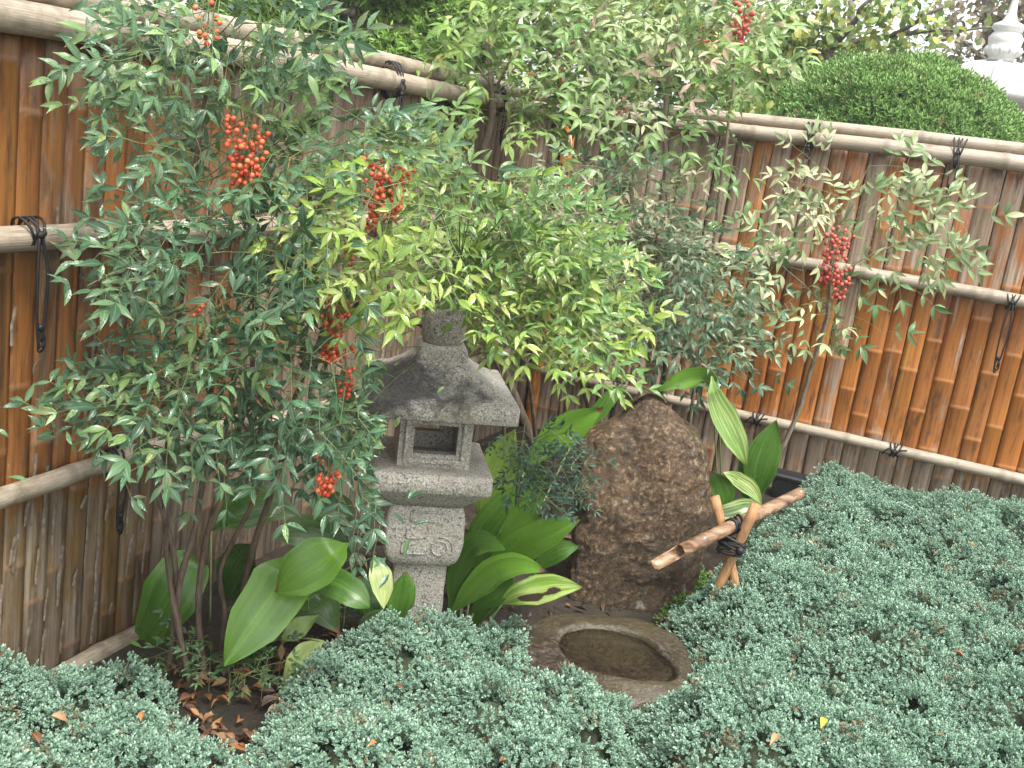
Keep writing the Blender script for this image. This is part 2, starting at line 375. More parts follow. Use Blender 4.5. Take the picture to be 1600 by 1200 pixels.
# ------------------------------------------------------------------ ground
def ground_h(P):
    P = np.asarray(P, float); return (fbm(np.stack([P[..., 0], P[..., 1], 0 * P[..., 0]], -1), 3.0, 3) - .5) * .03
def build_ground():
    a = np.unique(np.concatenate([np.linspace(-400, -8, 14), np.linspace(-8, 8, 120), np.linspace(8, 400, 14)]))
    b = np.unique(np.concatenate([np.linspace(-400, -2, 10), np.linspace(-2, 10, 100), np.linspace(10, 900, 16)]))
    X, Y = np.meshgrid(a, b); P = np.stack([X, Y, 0 * X], -1); P[..., 2] = ground_h(P) - .012
    n, m = X.shape; idx = np.arange(n * m).reshape(n, m)
    F = np.stack([idx[:-1, :-1], idx[:-1, 1:], idx[1:, 1:], idx[1:, :-1]], -1).reshape(-1, 4)
    link('ground', mesh_np('ground', P, F, M_soil, True), kind='structure')
build_ground()

# ------------------------------------------------------------------ fences
def slat_mesh(wd, h, mat, r, bulge=.2):
    """one split bamboo strip standing on z = 0, its round face towards -y, with proud joints"""
    z = r.uniform(.05, .4); nodes = []
    while z < h - .04: nodes.append(z); z += r.uniform(.3, .46)
    lev = [(0, 0, 0)]
    for q in nodes: lev += [(q - .012, 0, 0), (q - .004, .0035, 1), (q + .003, .001, 1), (q + .012, .0005, 0)]
    lev.append((h, 0, 0))
    prof = [(-.5, .012), (-.47, -.003), (-.27, -.8 * bulge * wd), (0, -bulge * wd), (.27, -.8 * bulge * wd), (.47, -.003), (.5, .012)]
    V = []; A = []
    for zz, e, nd in lev:
        wob = 1 + r.uniform(-.015, .015)
        for x, y in prof:
            V.append((x * wd * wob * (1 + e * 4), y - (e if y < .01 else 0), zz)); A.append(nd)
    n = len(prof); F = []
    for i in range(len(lev) - 1):
        for k in range(n - 1): F.append((i * n + k, i * n + k + 1, (i + 1) * n + k + 1, (i + 1) * n + k))
    F.append(tuple((len(lev) - 1) * n + k for k in range(n)))
    me = mesh_np('slat', V, F, mat, False, {'node': np.array(A, float)})
    me.polygons.foreach_set('use_smooth', np.array([True] * len(F)))
    return me
def pole(name, parent, org, p0, p1, r0, r1, gap=.38, sag=.006, mat=None, n=12):
    p0, p1 = np.asarray(p0, float), np.asarray(p1, float); L = np.linalg.norm(p1 - p0); r = random.Random(name + str(L))
    ts = [0.0]; nd = [0]; e = [1.0]; q = r.uniform(.05, gap)
    while q < L - .03:
        for dz, ee, k in ((-.02, 1.0, 0), (-.006, 1.07, 1), (0, 1.035, 1), (.006, 1.075, 1), (.02, 1.0, 0)): ts.append((q + dz) / L); e.append(ee); nd.append(k)
        q += gap * r.uniform(.8, 1.25)
    ts.append(1.0); nd.append(0); e.append(1.0)
    ts = np.array(ts); pts = p0 + (p1 - p0) * ts[:, None]
    pts[:, 2] += np.sin(ts * 9 + L) * sag; pts[:, 1] += np.sin(ts * 7 + 1) * sag * .5
    rad = (r0 + (r1 - r0) * ts) * np.array(e)
    b = MB().tube(pts - np.asarray(org), rad, n)
    A = np.repeat(np.array(nd, float), n)
    me = mesh_np(name, np.concatenate(b.V), b.F, mat or M_pole, True, {'node': A})
    return link(name, me, parent)
def cord_tie(parent, org, P, along, radii, drop, dangle=True, out=None):
    """black cord wound round the rail(s) at P, knotted in front, ends hanging"""
    P = np.asarray(P, float); b = MB(); out = np.asarray(out, float); n = out
    r, rz = radii
    for k, s in enumerate((-.013, -.004, .006, .014)):
        a = np.linspace(0, 2 * math.pi, 17); lean = .012 * (1 if k % 2 else -1)
        c = P + along * s
        pts = np.array([c + n * math.cos(t) * (r + .002) + V3(0, 0, 1) * math.sin(t) * (rz + .002) + along * lean * math.sin(t) for t in a])
        b.tube(pts, .0033, 6, False)
    kp = P + n * (r + .009)
    b.ball(kp, .0095, 8, 6); b.ball(kp + along * .009 + V3(0, 0, .004), .007, 7, 5)
    if drop > 0:
        for s, dl in ((-.008, 1.0), (.009, .93)):
            q = [kp + along * s * .4, kp + along * s * 1.6 + n * .006 - V3(0, 0, drop * .35 * dl), kp + along * s * 1.3 + n * .002 - V3(0, 0, drop * .75 * dl), kp + along * s * .4 - V3(0, 0, drop * dl)]
            b.tube(bez(q, 14), .0034, 6)
        e = kp - V3(0, 0, drop * .8); b.ball(e, .009, 7, 5); b.ball(kp - V3(0, 0, drop), .007, 7, 5)
        b.tube(bez([e, e + along * .012 - V3(0, 0, .03), e + along * .004 - V3(0, 0, .055), e - along * .006 - V3(0, 0, .03), e], 10), .0036, 6)
    else:
        for s in (-1, 1): b.tube(bez([kp, kp + along * s * .025 + V3(0, 0, .012), kp + along * s * .05 + V3(0, 0, .02 * s)], 6), .004, 6)
    return link('cord_tie', b.mesh('cord_tie', M_cord, True, org), parent)

def build_left_fence():
    org = CORNER.copy(); f = thing('bamboo_fence', 'weathered left bamboo fence with grey poles and peeling ochre lower strips', 'fence', org)
    a = -3.75; i = 0; tilt = math.radians(-2.2)
    pool = [(wd, slat_mesh(wd, 1.72, M_slL, random.Random(k), .13)) for k, wd in enumerate((.055, .06, .064, .069, .058, .066, .062, .072, .057, .061))]
    while a < -.05:
        wd, me = pool[random.randrange(len(pool))]
        o = link('slat', me, f); base = DL * (a + wd / 2) + DR * random.uniform(-.004, .004)
        o.matrix_local = Matrix.Translation(Vector(base + V3(0, 0, -.06))) @ Matrix.Rotation(math.pi / 2 - HL, 4, 'Z') @ Matrix.Rotation(-tilt * (1 if a < -1 else .4) + random.uniform(-.002, .002), 4, 'Y')
        t = (a + 3.75) / 3.7
        o['weather'] = float(np.interp(a, [-3.7, -2.95, -2.6, -2.0, 0], [-.06, .0, .14, .3, .36]) + random.uniform(-.1, .1))
        a += wd * random.uniform(.985, 1.015); i += 1
    at = lambda s, z, off: CORNER + DL * s + DR * off + V3(0, 0, z)
    b = MB(); V = [at(x, z, -d) for d in (.014, .024) for x, z in ((-3.9, -.05), (.0, -.05), (.0, 1.6), (-3.9, 1.6))]; b.add(V, [(0, 1, 2, 3), (7, 6, 5, 4), (0, 4, 5, 1), (3, 2, 6, 7)])
    link('added_gap_sheet', b.mesh('added_gap_sheet', M_back, False, org), f)  # added dark sheet, blocks the slits of sky light between slats
    pole('rail', f, org, at(-3.8, 1.592, .05), at(.02, 1.60, .05), .036, .031)
    pole('cap_pole', f, org, at(-3.8, 1.655, .0), at(.0, 1.665, .0), .03, .027)
    pole('cap_pole', f, org, at(-3.8, 1.595, -.05), at(.0, 1.60, -.05), .034, .03)
    pole('rail', f, org, at(-3.8, 1.14, .042), at(-.02, 1.09, .042), .03, .026)
    pole('rail', f, org, at(-3.8, .535, .042), at(-2.36, .532, .044), .026, .024, .42)
    pole('rail', f, org, at(-2.3, .49, .042), at(-.02, .42, .04), .025, .022, .42)
    pole('rail', f, org, at(-3.8, -.02, .05), at(-2.66, -.02, .045), .03, .028)
    for s, z, dr_, rr in ((-3.14, 1.14, .26, (.03, .032)), (-2.88, .535, .18, (.026, .028)), (-2.3, 1.6, .2, (.036, .06)), (-1.66, 1.6, .05, (.034, .06)), (-1.9, 1.12, .2, (.03, .03)), (-.8, 1.6, .16, (.034, .06))):
        cord_tie(f, org, at(s, z, .042), DL, rr, dr_, out=DR)
    # bark peeling off the lower strips
    b = MB(); r = random.Random(5)
    for k in range(90):
        s = r.uniform(-3.3, -2.1); z = r.uniform(0.0, .5) if k < 62 else r.uniform(.55, 1.1); h = r.uniform(.03, .2); wd = r.uniform(.002, .007); c = r.uniform(.003, .016)
        base = at(s, z, .013); pts = []
        m = 5
        for j in range(m):
            t = j / (m - 1); pts.append(base + V3(0, 0, h * t) + DR * (c * t ** 2) + DL * (r.uniform(-.002, .002)))
        V = []
        for j, q in enumerate(pts):
            t = j / (m - 1); ww = wd * (1 - .75 * t); V += [q - DL * ww, q + DR * (.004 + c * t * .5), q + DL * ww]
        F = [(j * 3 + q, j * 3 + q + 1, j * 3 + 4 + q, j * 3 + 3 + q) for j in range(m - 1) for q in (0, 1)]
        b.add(V, F)
    link('peeling_bark', b.mesh('peeling_bark', mat_plain('peeling_bark', (.17, .135, .095), .8, .5, 60), True, org), f, kind='stuff')
    # thin dark vine caught on the strips
    return f
def build_right_fence():
    org = CORNER.copy(); f = thing('bamboo_fence', 'orange right bamboo fence of glossy split strips behind the junipers', 'fence', org)
    at = lambda s, z, off: CORNER + DR * s - DL * off + V3(0, 0, z)
    a = .1; pool = [(wd, slat_mesh(wd, 1.66, M_slR, random.Random(50 + k), .1)) for k, wd in enumerate((.074, .08, .084, .078, .088, .071, .082, .076, .086, .079))]
    while a < 3.6:
        wd, me = pool[random.randrange(len(pool))]
        o = link('slat', me, f); base = DR * (a + wd / 2) + DL * random.uniform(-.004, .004) + V3(0, 0, -.03)
        o.matrix_local = Matrix.Translation(Vector(base)) @ Matrix.Rotation(-HL, 4, 'Z') @ Matrix.Rotation(random.uniform(-.002, .002), 4, 'Y')
        o['weather'] = float(np.interp(a, [.1, .5, .8, 1.0, 1.6, 2.6], [.42, .34, .16, -.04, .0, .03]) + random.uniform(-.1, .1))
        a += wd * random.uniform(1.0, 1.025)
    b = MB(); V = [at(x, z, -d) for d in (.014, .024) for x, z in ((.0, -.05), (3.7, -.05), (3.7, 1.62), (.0, 1.62))]; b.add(V, [(0, 1, 2, 3), (7, 6, 5, 4), (0, 4, 5, 1), (3, 2, 6, 7)])
    link('added_gap_sheet', b.mesh('added_gap_sheet', M_back, False, org), f)  # sheet added behind the strips to shut out light and darken the seams
    pole('rail', f, org, at(.08, 1.615, .05), at(3.7, 1.615, .05), .031, .037, .5)
    pole('cap_pole', f, org, at(.05, 1.672, .0), at(3.7, 1.672, .0), .026, .03, .5)
    pole('cap_pole', f, org, at(.05, 1.615, -.05), at(3.7, 1.615, -.05), .03, .034, .5)
    pole('rail', f, org, at(.08, 1.085, .042), at(3.7, 1.045, .042), .025, .031, .55)
    pole('rail', f, org, at(.04, .311, .042), at(3.7, .305, .042), .023, .028, .55)
    def tie(px, py, z, rr, drop):
        P = onplane(px, py, DL); s = (P - CORNER) @ DR; cord_tie(f, org, at(s, z, .046), DR, rr, drop, out=-DL)
    tie(1272, 205, 1.63, (.035, .055), .06); tie(1497, 235, 1.63, (.037, .06), .17); tie(1580, 470, 1.055, (.031, .032), .3)
    tie(1100, 380, 1.075, (.027, .028), .05); tie(1186, 655, .31, (.027, .028), 0); tie(1398, 705, .31, (.028, .029), 0)
    tie(970, 605, .31, (.026, .027), .12); tie(1040, 185, 1.63, (.036, .056), .2)
    # corner: rough post, one bright culm, cord
    b = MB(); pts = [CORNER + DR * .02 - DL * .03 + V3(.004 * math.sin(k), 0, z) for k, z in enumerate(np.linspace(-.05, 1.56, 9))]
    b.tube(pts, .034, 9); link('corner_post', b.mesh('corner_post', M_dark, True, org), f)
    o = link('corner_culm', slat_mesh(.06, 1.54, M_slR, random.Random(3)), f); o['weather'] = -.3
    o.matrix_local = Matrix.Translation(Vector(DR * .1 - DL * .05)) @ Matrix.Rotation(-HL, 4, 'Z')
    return f
build_left_fence(); build_right_fence()

# ------------------------------------------------------------------ stone lantern
def rsq(hw, hd, z, r=.25, n=6, dx=0.0, dy=0.0):         # rounded rectangle ring
    P = []; rr = r * min(hw, hd)
    for cx, cy, a0 in ((hw - rr, hd - rr, 0), (-hw + rr, hd - rr, 90), (-hw + rr, -hd + rr, 180), (hw - rr, -hd + rr, 270)):
        for k in range(n):
            a = math.radians(a0 + 90 * k / (n - 1)); P.append((cx + rr * math.cos(a) + dx, cy + rr * math.sin(a) + dy, z))
    return np.array(P)
def build_lantern():
    G = onz(641, 990); G = V3(G[0], G[1], 0)
    t = thing('stone_lantern', 'speckled grey granite garden lantern with dark stained square roof', 'lantern', G, rz=math.radians(11))
    t.rotation_euler = (0, math.radians(-.1), math.radians(11))
    def rough(b, name, mat, amp=.0035, attrs=None, smooth=True):
        V = np.concatenate(b.V); V = V + (np.stack([fbm(V + 7 * k, 26, 3) for k in range(3)], -1) - .5) * 2 * amp
        return link(name, mesh_np(name, V, b.F, mat, smooth, attrs(V) if attrs else None), t)
    # post: wider carved block with rounded shoulders above a narrower shaft
    b = MB(); rings = [rsq(.077, .07, z, .14) for z in np.linspace(-.1, .255, 10)]
    for z, hw in ((.262, .078), (.268, .088), (.276, .098), (.29, .106), (.31, .111), (.34, .113), (.37, .113), (.40, .113), (.425, .110), (.44, .104), (.452, .094)):
        rings.append(rsq(hw, .5 * hw + .038, z, .14))
    b.loft(rings); post = rough(b, 'post', M_gran)
    # carved marks on the post: raised key-shaped lines and ring, standing proud of the face
    b = MB(); yf = -.0948
    def bar(x0, z0, x1, z1, wd=.007):
        p, q = V3(x0, yf, z0), V3(x1, yf, z1); b.tube(np.array([p + (q - p) * s for s in np.linspace(0, 1, 5)]), wd * .62, 6, True, .7)
    bar(-.045, .432, .045, .432); bar(-.045, .405, .045, .405); bar(-.045, .432, -.045, .405)
    bar(-.052, .385, -.052, .352); bar(-.052, .352, -.02, .352); b.tube(np.array([V3(-.02 + .03 * math.cos(a), yf, .378 + .026 * math.sin(a)) for a in np.linspace(-1.7, .6, 9)]), .0042, 6, True, .7)
    bar(-.062, .34, -.062, .305); bar(-.062, .305, .005, .305); bar(.005, .305, .005, .318)
    b.tube(np.array([V3(.045 + .022 * math.cos(a), yf, .325 + .022 * math.sin(a)) for a in np.linspace(0, 2 * math.pi, 17)]), .0044, 6, False, .7)
    b.tube(np.array([V3(.045 + .037 * math.cos(a), yf, .325 + .034 * math.sin(a)) for a in np.linspace(-.2, 1.7, 9)]), .0042, 6, True, .7)
    link('carving', b.mesh('carving', M_gran, True), post)
    # platform slab
    b = MB(); b.loft([rsq(.1, .1, .452, .1), rsq(.12, .12, .474, .1), rsq(.142, .142, .496, .08), rsq(.16, .16, .512, .06), rsq(.165, .165, .518, .06), rsq(.165, .165, .54, .06), rsq(.164, .164, .562, .06), rsq(.155, .155, .5665, .06), rsq(.12, .12, .568, .06)])
    rough(b, 'platform', M_gran)
    # fire box: four walls with a window through, front and back
    b = MB(); h0, h1 = .567, .735; W = .1; ow, oh0, oh1 = .06, .606, .69
    b.box((-W, -W, h0), (W, -W + .03, oh0)); b.box((-W, -W, oh1), (W, -W + .03, h1)); b.box((-W, -W, oh0), (-ow, -W + .03, oh1)); b.box((ow, -W, oh0), (W, -W + .03, oh1))
    b.box((-W, W - .03, h0), (W, W, oh0)); b.box((-W, W - .03, oh1), (W, W, h1)); b.box((-W, W - .03, oh0), (-.05, W, oh1)); b.box((.03, W - .03, oh0), (W, W, oh1)); b.box((-.05, W - .03, oh0), (.03, W, .618))
    for s in (-1, 1):
        x0, x1 = sorted((s * W, s * (W - .03))); b.box((x0, -W + .03, h0), (x1, W - .03, oh0)); b.box((x0, -W + .03, oh1), (x1, W - .03, h1)); b.box((x0, -W + .03, oh0), (x1, W - .03, oh1))
    fb = link('firebox', b.mesh('firebox', M_gran, False), t)
    b = MB(); fw = .072; z0, z1 = .592, .704; y0, y1 = -W - .009, -W - .0015
    b.box((-fw - .014, y0, z0 - .012), (fw + .014, y1, z0 + .002)); b.box((-fw - .014, y0, z1 - .002), (fw + .014, y1, z1 + .014))
    b.box((-fw - .014, y0, z0 + .002), (-fw, y1, z1 - .002)); b.box((fw, y0, z0 + .002), (fw + .014, y1, z1 - .002))
    bevel(link('window_frame', b.mesh('window_frame', M_gran, False), fb), .003, 2)
    # roof: concave hipped slab
    b = MB(); rings = [rsq(.105, .105, .742, .05), rsq(.19, .19, .722, .05), rsq(.2, .2, .719, .05, 6), rsq(.203, .203, .722, .06), rsq(.203, .203, .768, .06), rsq(.199, .199, .774, .06)]
    for s in np.linspace(.06, 1, 12): rings.append(rsq(.199 - .129 * s, .199 - .129 * s, .774 + .074 * (.62 * s + .38 * s * s) + .016 * s, .06 + .1 * s))
    b.loft(rings)
    def st(V):
        r = np.hypot(V[:, 0], V[:, 1]); return {'stain': np.clip(.62 - abs(V[:, 2] - .79) * 5 - np.clip(V[:, 0] - .02, 0, 1) * 4.5 - np.clip(V[:, 1] + .05, 0, 1) * 2 + (r > .1) * .05, -.5, .8)}
    V = np.concatenate(b.V)
    V2 = V.copy(); k = (np.abs(V[:, 0] * V[:, 1]) / .04) ** 2; V2[:, 2] += .012 * k * (V[:, 2] < .8)
    b.V = [V2]; ro = rough(b, 'roof', M_roof, .004, st)
    sub = ro.modifiers.new('smooth', 'SUBSURF'); sub.levels = sub.render_levels = 1; sub.subdivision_type = 'SIMPLE'
    b = MB(); b.loft([rsq(.070, .070, .855, .16), rsq(.069, .069, .866, .16), rsq(.066, .066, .893, .18), rsq(.06, .06, .903, .2)]); rough(b, 'neck', M_gran)
    b = MB(); R = []
    for z, r in ((.897, .045), (.903, .055), (.92, .060), (.95, .062), (.985, .064), (1.01, .062), (1.03, .054), (1.045, .04), (1.052, .02)):
        R.append(np.array([(r * math.cos(a), r * math.sin(a), z) for a in np.linspace(0, 2 * math.pi, 25)[:-1]]))
    b.loft(R); rough(b, 'jewel', M_gran)
build_lantern()

# ------------------------------------------------------------------ standing rock
def build_rock():
    Yc = 3.18
    L = [(618, 1012, 1028), (622, 1006, 1036), (632, 998, 1046), (642, 985, 1056), (652, 974, 1066), (662, 970, 1080), (670, 955, 1092), (680, 942, 1098), (688, 922, 1104), (697, 908, 1107), (715, 902, 1109), (735, 906, 1110), (765, 898, 1109), (800, 906, 1104), (830, 896, 1100), (860, 894, 1092), (890, 889, 1084), (930, 884, 1075), (960, 888, 1070), (1000, 890, 1064)]
    ys = np.linspace(618, 1000, 84); xl = np.interp(ys, [a[0] for a in L], [a[1] for a in L]); xr = np.interp(ys, [a[0] for a in L], [a[2] for a in L])
    org = onY(985, 965, Yc); org[2] = 0; n = 96; rings = []; cap = []
    for y, a, c in zip(ys, xl, xr):
        p, q = onY(a, y, Yc), onY(c, y, Yc); m = (p + q) / 2; hw = np.linalg.norm(q - p) / 2; ax = unit((q - p) * V3(1, 1, 0)); dp = min(.13, hw * .8 + .015); ring = []
        for k in range(n):
            t = 2 * math.pi * k / n; cx, sx = math.cos(t), math.sin(t); e = .72
            ring.append(m + ax * hw * math.copysign(abs(cx) ** e, cx) + V3(0, 1, 0) * dp * math.copysign(abs(sx) ** .42, sx))
        rings.append(np.array(ring))
    b = MB(); b.loft(rings[::-1]); V = np.concatenate(b.V) - org
    c = V * V3(0, 0, 1); d = unit(V - c); N = fbm(V, 5.5, 5) - .5; ridge = 1 - 2 * abs(fbm(V * V3(1.5, 1, .45) + 9, 4.0, 3) - .5)
    amp = np.clip(1 - np.abs(d[:, 0]), .25, 1)
    V = V + d * (N * .06 * np.minimum(amp, .55 + .45 * (V[:, 2] < .5)))[:, None] + d * ((ridge - .8) * .03 * amp)[:, None] + d * ((fbm(V * V3(1, 1, .7), 17, 4) - .5) * .03)[:, None] + d * ((fbm(V, 38, 3) - .5) * .026)[:, None]
    # the face leans back towards the top, and its upper left is a facet turned away to the left
    zt = V[:, 2].max(); sm = lambda x: np.clip(x, 0, 1) ** 2 * (3 - 2 * np.clip(x, 0, 1)); fr = sm((.03 - V[:, 1]) / .05)
    V[:, 1] += fr * (.07 * sm((V[:, 2] - .38) / (zt - .38)) + .42 * np.clip(.015 - V[:, 0], 0, .1) * sm((V[:, 2] - .3) / .16))
    me = mesh_np('standing_rock', V, b.F, M_rock, True); o = link('standing_rock', me, loc=org)
    tag(o, 'tall brown upright rock standing behind the stone water basin', 'rock')
build_rock()

# ------------------------------------------------------------------ water basin stone, its water
def build_basin():
    zt = .085; c = onz(948, 1034, zt); org = V3(c[0], c[1], 0); n = 72; rings = []
    rim = [onz(x, y, zt) for x, y in ((808, 1000), (830, 968), (880, 956), (950, 954), (1020, 966), (1062, 992), (1084, 1030), (1086, 1065), (1060, 1088), (1000, 1094), (940, 1092), (890, 1078), (840, 1050), (812, 1025))]
    rim = bez(np.array(rim + rim[:1]), n + 1)[:-1]; hol = [onz(x, y, zt) for x, y in ((876, 998), (884, 984), (915, 976), (960, 978), (1000, 992), (1035, 1015), (1058, 1045), (1052, 1062), (1020, 1068), (975, 1062), (930, 1050), (898, 1032), (880, 1014))]
    hc = np.mean(hol, 0)
    def resample(P):                                       # polar resample round its own centre, start and direction as the rim
        P = bez(np.array(list(P) + [P[0]]), 200); m = P[:-1].mean(0); a = np.unwrap(np.arctan2(P[:, 1] - m[1], P[:, 0] - m[0])); r = np.hypot(P[:, 0] - m[0], P[:, 1] - m[1])
        if a[-1] < a[0]: a = a[::-1]; r = r[::-1]
        th = np.linspace(0, 2 * math.pi, n, endpoint=False); rr = np.interp(th, a - 2 * math.pi * np.floor(a[0] / (2 * math.pi)), r, period=2 * math.pi)
        return m, np.stack([np.cos(th) * rr, np.sin(th) * rr, 0 * th], -1)
    m1, r1 = resample(rim); m2, r2 = resample(hol)
    def ring(m, r, s, z): return (m + r * s) * V3(1, 1, 0) + V3(0, 0, z)
    rings = [ring(m1, r1, 1.0, -.08), ring(m1, r1, 1.02, -.03), ring(m1, r1, 1.03, .0), ring(m1, r1, 1.03, .03), ring(m1, r1, 1.015, .058), ring(m1, r1, .995, .07), ring(m1, r1, .96, .077)]
    for s in np.linspace(.12, 1, 9): rings.append((ring(m1, r1, .96, .077) * (1 - s) + ring(m2, r2, 1.06, .083) * s))
    rings += [ring(m2, r2, 1.0, .08), ring(m2, r2, .97, .068), ring(m2, r2, .92, .05), ring(m2, r2, .8, .036), ring(m2, r2, .5, .03), ring(m2, r2, .15, .029)]
    b = MB(); b.loft(rings); V = np.concatenate(b.V) - org
    V[:, 2] += (fbm(V, 9, 4) - .5) * .05 * np.clip((V[:, 2] - .02) / .05, 0, 1) * (np.hypot(V[:, 0] - (m2 - org)[0], V[:, 1] - (m2 - org)[1]) > .06); V[:, :2] *= (1 + (fbm(V + 3, 7, 5) - .5) * .24)[:, None]
    o = link('water_basin', mesh_np('water_basin', V, b.F, M_basin, True), loc=org); tag(o, 'low wet brown stone basin with an oval hollow of water', 'water basin')
    s = o.modifiers.new('s', 'SUBSURF'); s.levels = s.render_levels = 1
    P = [tuple((ring(m2, r2, 1.0, .074) - org)[k]) for k in range(n)]
    cc = m2 * V3(1, 1, 0) - org + V3(0, 0, .074); V = P + [tuple(cc)]; F = [(k, (k + 1) % n, n) for k in range(n)]
    wv = link('water', mesh_np('water', V, F, M_water, True), loc=org, kind='structure')
    return org
build_basin()

# ------------------------------------------------------------------ bamboo spout on crossed sticks
def build_spout():
    A = onY(1018, 883, 2.72); B = onY(1252, 770, 3.05); org = (A + B) / 2 * V3(1, 1, 0)
    t = thing('bamboo_spout', 'split ended bamboo water spout lashed to two crossed sticks', 'water spout', org)
    ax = unit(B - A); L = np.linalg.norm(B - A); up = unit(V3(0, 0, 1) - ax * ax[2]); sd = np.cross(ax, up); n = 18
    tc = unit(CAM - A); up2 = unit(up * .8 + unit(tc - ax * (tc @ ax)) * .5); sd = np.cross(ax, up2)
    R = .0215; rings_o = []; rings_i = []
    mats = mat_spout()
    # the open mouth: upper wall cut away over the first 11 cm
    S = [0, .02, .05, .08, .1, .105, .19, .198, .203, .21, .3, .4, .408, .414, .42, L * .97 if L > .45 else .43, max(L, .45)]
    V = []; F = []; nd = []
    for i, s in enumerate(S):
        for k in range(n):
            a = 2 * math.pi * k / n; ca, sa = math.cos(a), math.sin(a); r = R * (1 - .1 * s / L)
            if s in (.203, .414): r *= 1.07
            ss = s
            top = sa                                       # 1 at the top of the pipe
            if i <= 5:
                cut = .012 + .1 * np.clip((top + .25) * 3, 0, 1); ss = cut + (s / .105) * (.112 - cut) if i else cut
                if i == 5: ss = .112
            for rr in (r, r * .78):
                V.append(A + ax * ss + (sd * ca + up2 * sa) * rr)
            nd += [1.0 if s in (.203, .414) else 0.0] * 2
    def id_(i, k, q): return (i * n + k % n) * 2 + q
    for i in range(len(S) - 1):
        for k in range(n):
            F.append((id_(i, k, 0), id_(i, k + 1, 0), id_(i + 1, k + 1, 0), id_(i + 1, k, 0))); F.append((id_(i, k, 1), id_(i + 1, k, 1), id_(i + 1, k + 1, 1), id_(i, k + 1, 1)))
    for i in (0, len(S) - 1):
        for k in range(n): F.append((id_(i, k, 0), id_(i, k, 1), id_(i, k + 1, 1), id_(i, k + 1, 0)))
    V = np.array(V) - org
    link('pipe', mesh_np('pipe', V, F, mats, True, {'node': np.array(nd)}), t)
    X = A + ax * (L * .535)
    st = mat_bark('support_stick', (.2, .09, .035), (.42, .24, .11))
    fr = unit(-np.cross(ax, V3(0, 0, 1)))
    if fr @ (CAM - X) < 0: fr = -fr
    a1 = onY(1116, 776, 2.93); b1 = onY(1158, 960, 2.9); a2 = onY(1182, 788, 2.86); b2 = onY(1100, 960, 2.9)
    for p, q in ((a1, b1), (a2, b2)):
        p, q = p.copy(), q.copy(); d = unit(q - p); q2 = q + d * max(0, (q[2] + .03) / -d[2])
        m = MB(); pts = bez([p, p + (q2 - p) * .4 + fr * .004, q2], 8); m.tube(pts, np.linspace(.0165, .0145, 8) * (1 + .05 * np.sin(np.arange(8) * 2.1)), 10)
        link('support_stick', m.mesh('support_stick', st, True, org), t)
    m = MB()
    for k in range(6):
        s = (-.018 + .007 * k); c = X + ax * s
        pts = [c + (sd * math.cos(a) + up2 * math.sin(a)) * (.0228 + .001 * (k % 2)) + ax * .01 * math.sin(a + k) for a in np.linspace(0, 2 * math.pi, 15)]
        m.tube(pts, .0035, 6, False)
    Y2 = onY(1142, 852, 2.87)
    for k in range(6):
        c = Y2 + V3(.003 * math.sin(k * 2), 0, -.022 + .0085 * k); pts = [c + (.031 + .003 * math.sin(k * 1.7)) * (V3(1, 0, .45 * math.sin(k * 2.3)) * math.cos(a) + fr * V3(1, 1, 0) * math.sin(a)) for a in np.linspace(0, 2 * math.pi, 15)]
        m.tube(pts, .0045, 6, False)
    for s in (-1, 1): m.tube(bez([X + fr * .03, X + fr * .04 - V3(0, 0, .05) + ax * .01 * s, Y2 + fr * .04], 8), .004, 6)
    m.ball(X + fr * .03, .014); m.ball(Y2 + fr * .04, .013)
    link('lashing', m.mesh('lashing', M_cord, True, org), t)
def mat_spout():
    m = Mat('spout_bamboo', .3); c = m.coord((1, 1, 1)); n = m.noise(m.coord((5, 22, 26)), 2.2, 5, .6, .4); k = m.noise(c, 60, 4)
    col = m.ramp(n, [(.32, (.06, .032, .02)), (.47, (.17, .098, .055)), (.62, (.28, .18, .105)), (.78, (.46, .37, .25))])
    nd = m.attr('node', 'GEOMETRY', 'Fac'); col = m.mix(m.math('MULTIPLY', nd, .6), col, (.09, .05, .035))
    return m.out(col, m.bump(k, .15, .003), .28)
build_spout()

# ------------------------------------------------------------------ black box at the fence foot
def build_box():
    P = onplane(1204, 775, DL, -.12); Q = onplane(1318, 790, DL, -.12); c = (P + Q) / 2; c[2] = 0; wd = np.linalg.norm((Q - P)[:2])
    t = thing('utility_box', 'low black box at the foot of the orange fence', 'box', c, rz=-HL)
    b = MB(); b.loft([rsq(wd / 2, .05, z, .2) for z in (-.01, .03, .06, .083)]); bevel(link('body', b.mesh('body', M_black, True), t), .004)
    b = MB(); b.loft([rsq(wd / 2 + .005, .055, .0835, .2), rsq(wd / 2 + .005, .055, .1, .2), rsq(wd / 2 - .004, .046, .108, .2)]); bevel(link('lid', b.mesh('lid', M_black, True), t), .003)
build_box()

# ------------------------------------------------------------------ leaves
def leaf_shape(wr=.3, fold=.35, curl=.22, seg=6, seed=0):
    """leaflet along +x, length 1, normal +z"""
    r = random.Random(seed); ts = [0, .16, .36, .56, .74, .88, 1.0][:seg + 1]; ws = [.05, .6, 1.0, .93, .56, .23, 0.0]
    V = []; lp = []; tw = r.uniform(-.25, .25)
    for t, q in zip(ts, ws):
        hw = q * wr / 2; zc = -curl * t * t + .05 * math.sin(t * 3); sx = math.cos(tw * t); sz = math.sin(tw * t)
        V += [(t, -hw * sx, zc + fold * hw - hw * sz), (t, 0, zc), (t, hw * sx, zc + fold * hw + hw * sz)]; lp += [(1, t), (0, t), (1, t)]
    F = []
    for i in range(len(ts) - 1):
        for k in (0, 1): F.append((i * 3 + k, i * 3 + 3 + k, i * 3 + 4 + k, i * 3 + 1 + k))
    return np.array(V), np.array(F), np.array(lp)
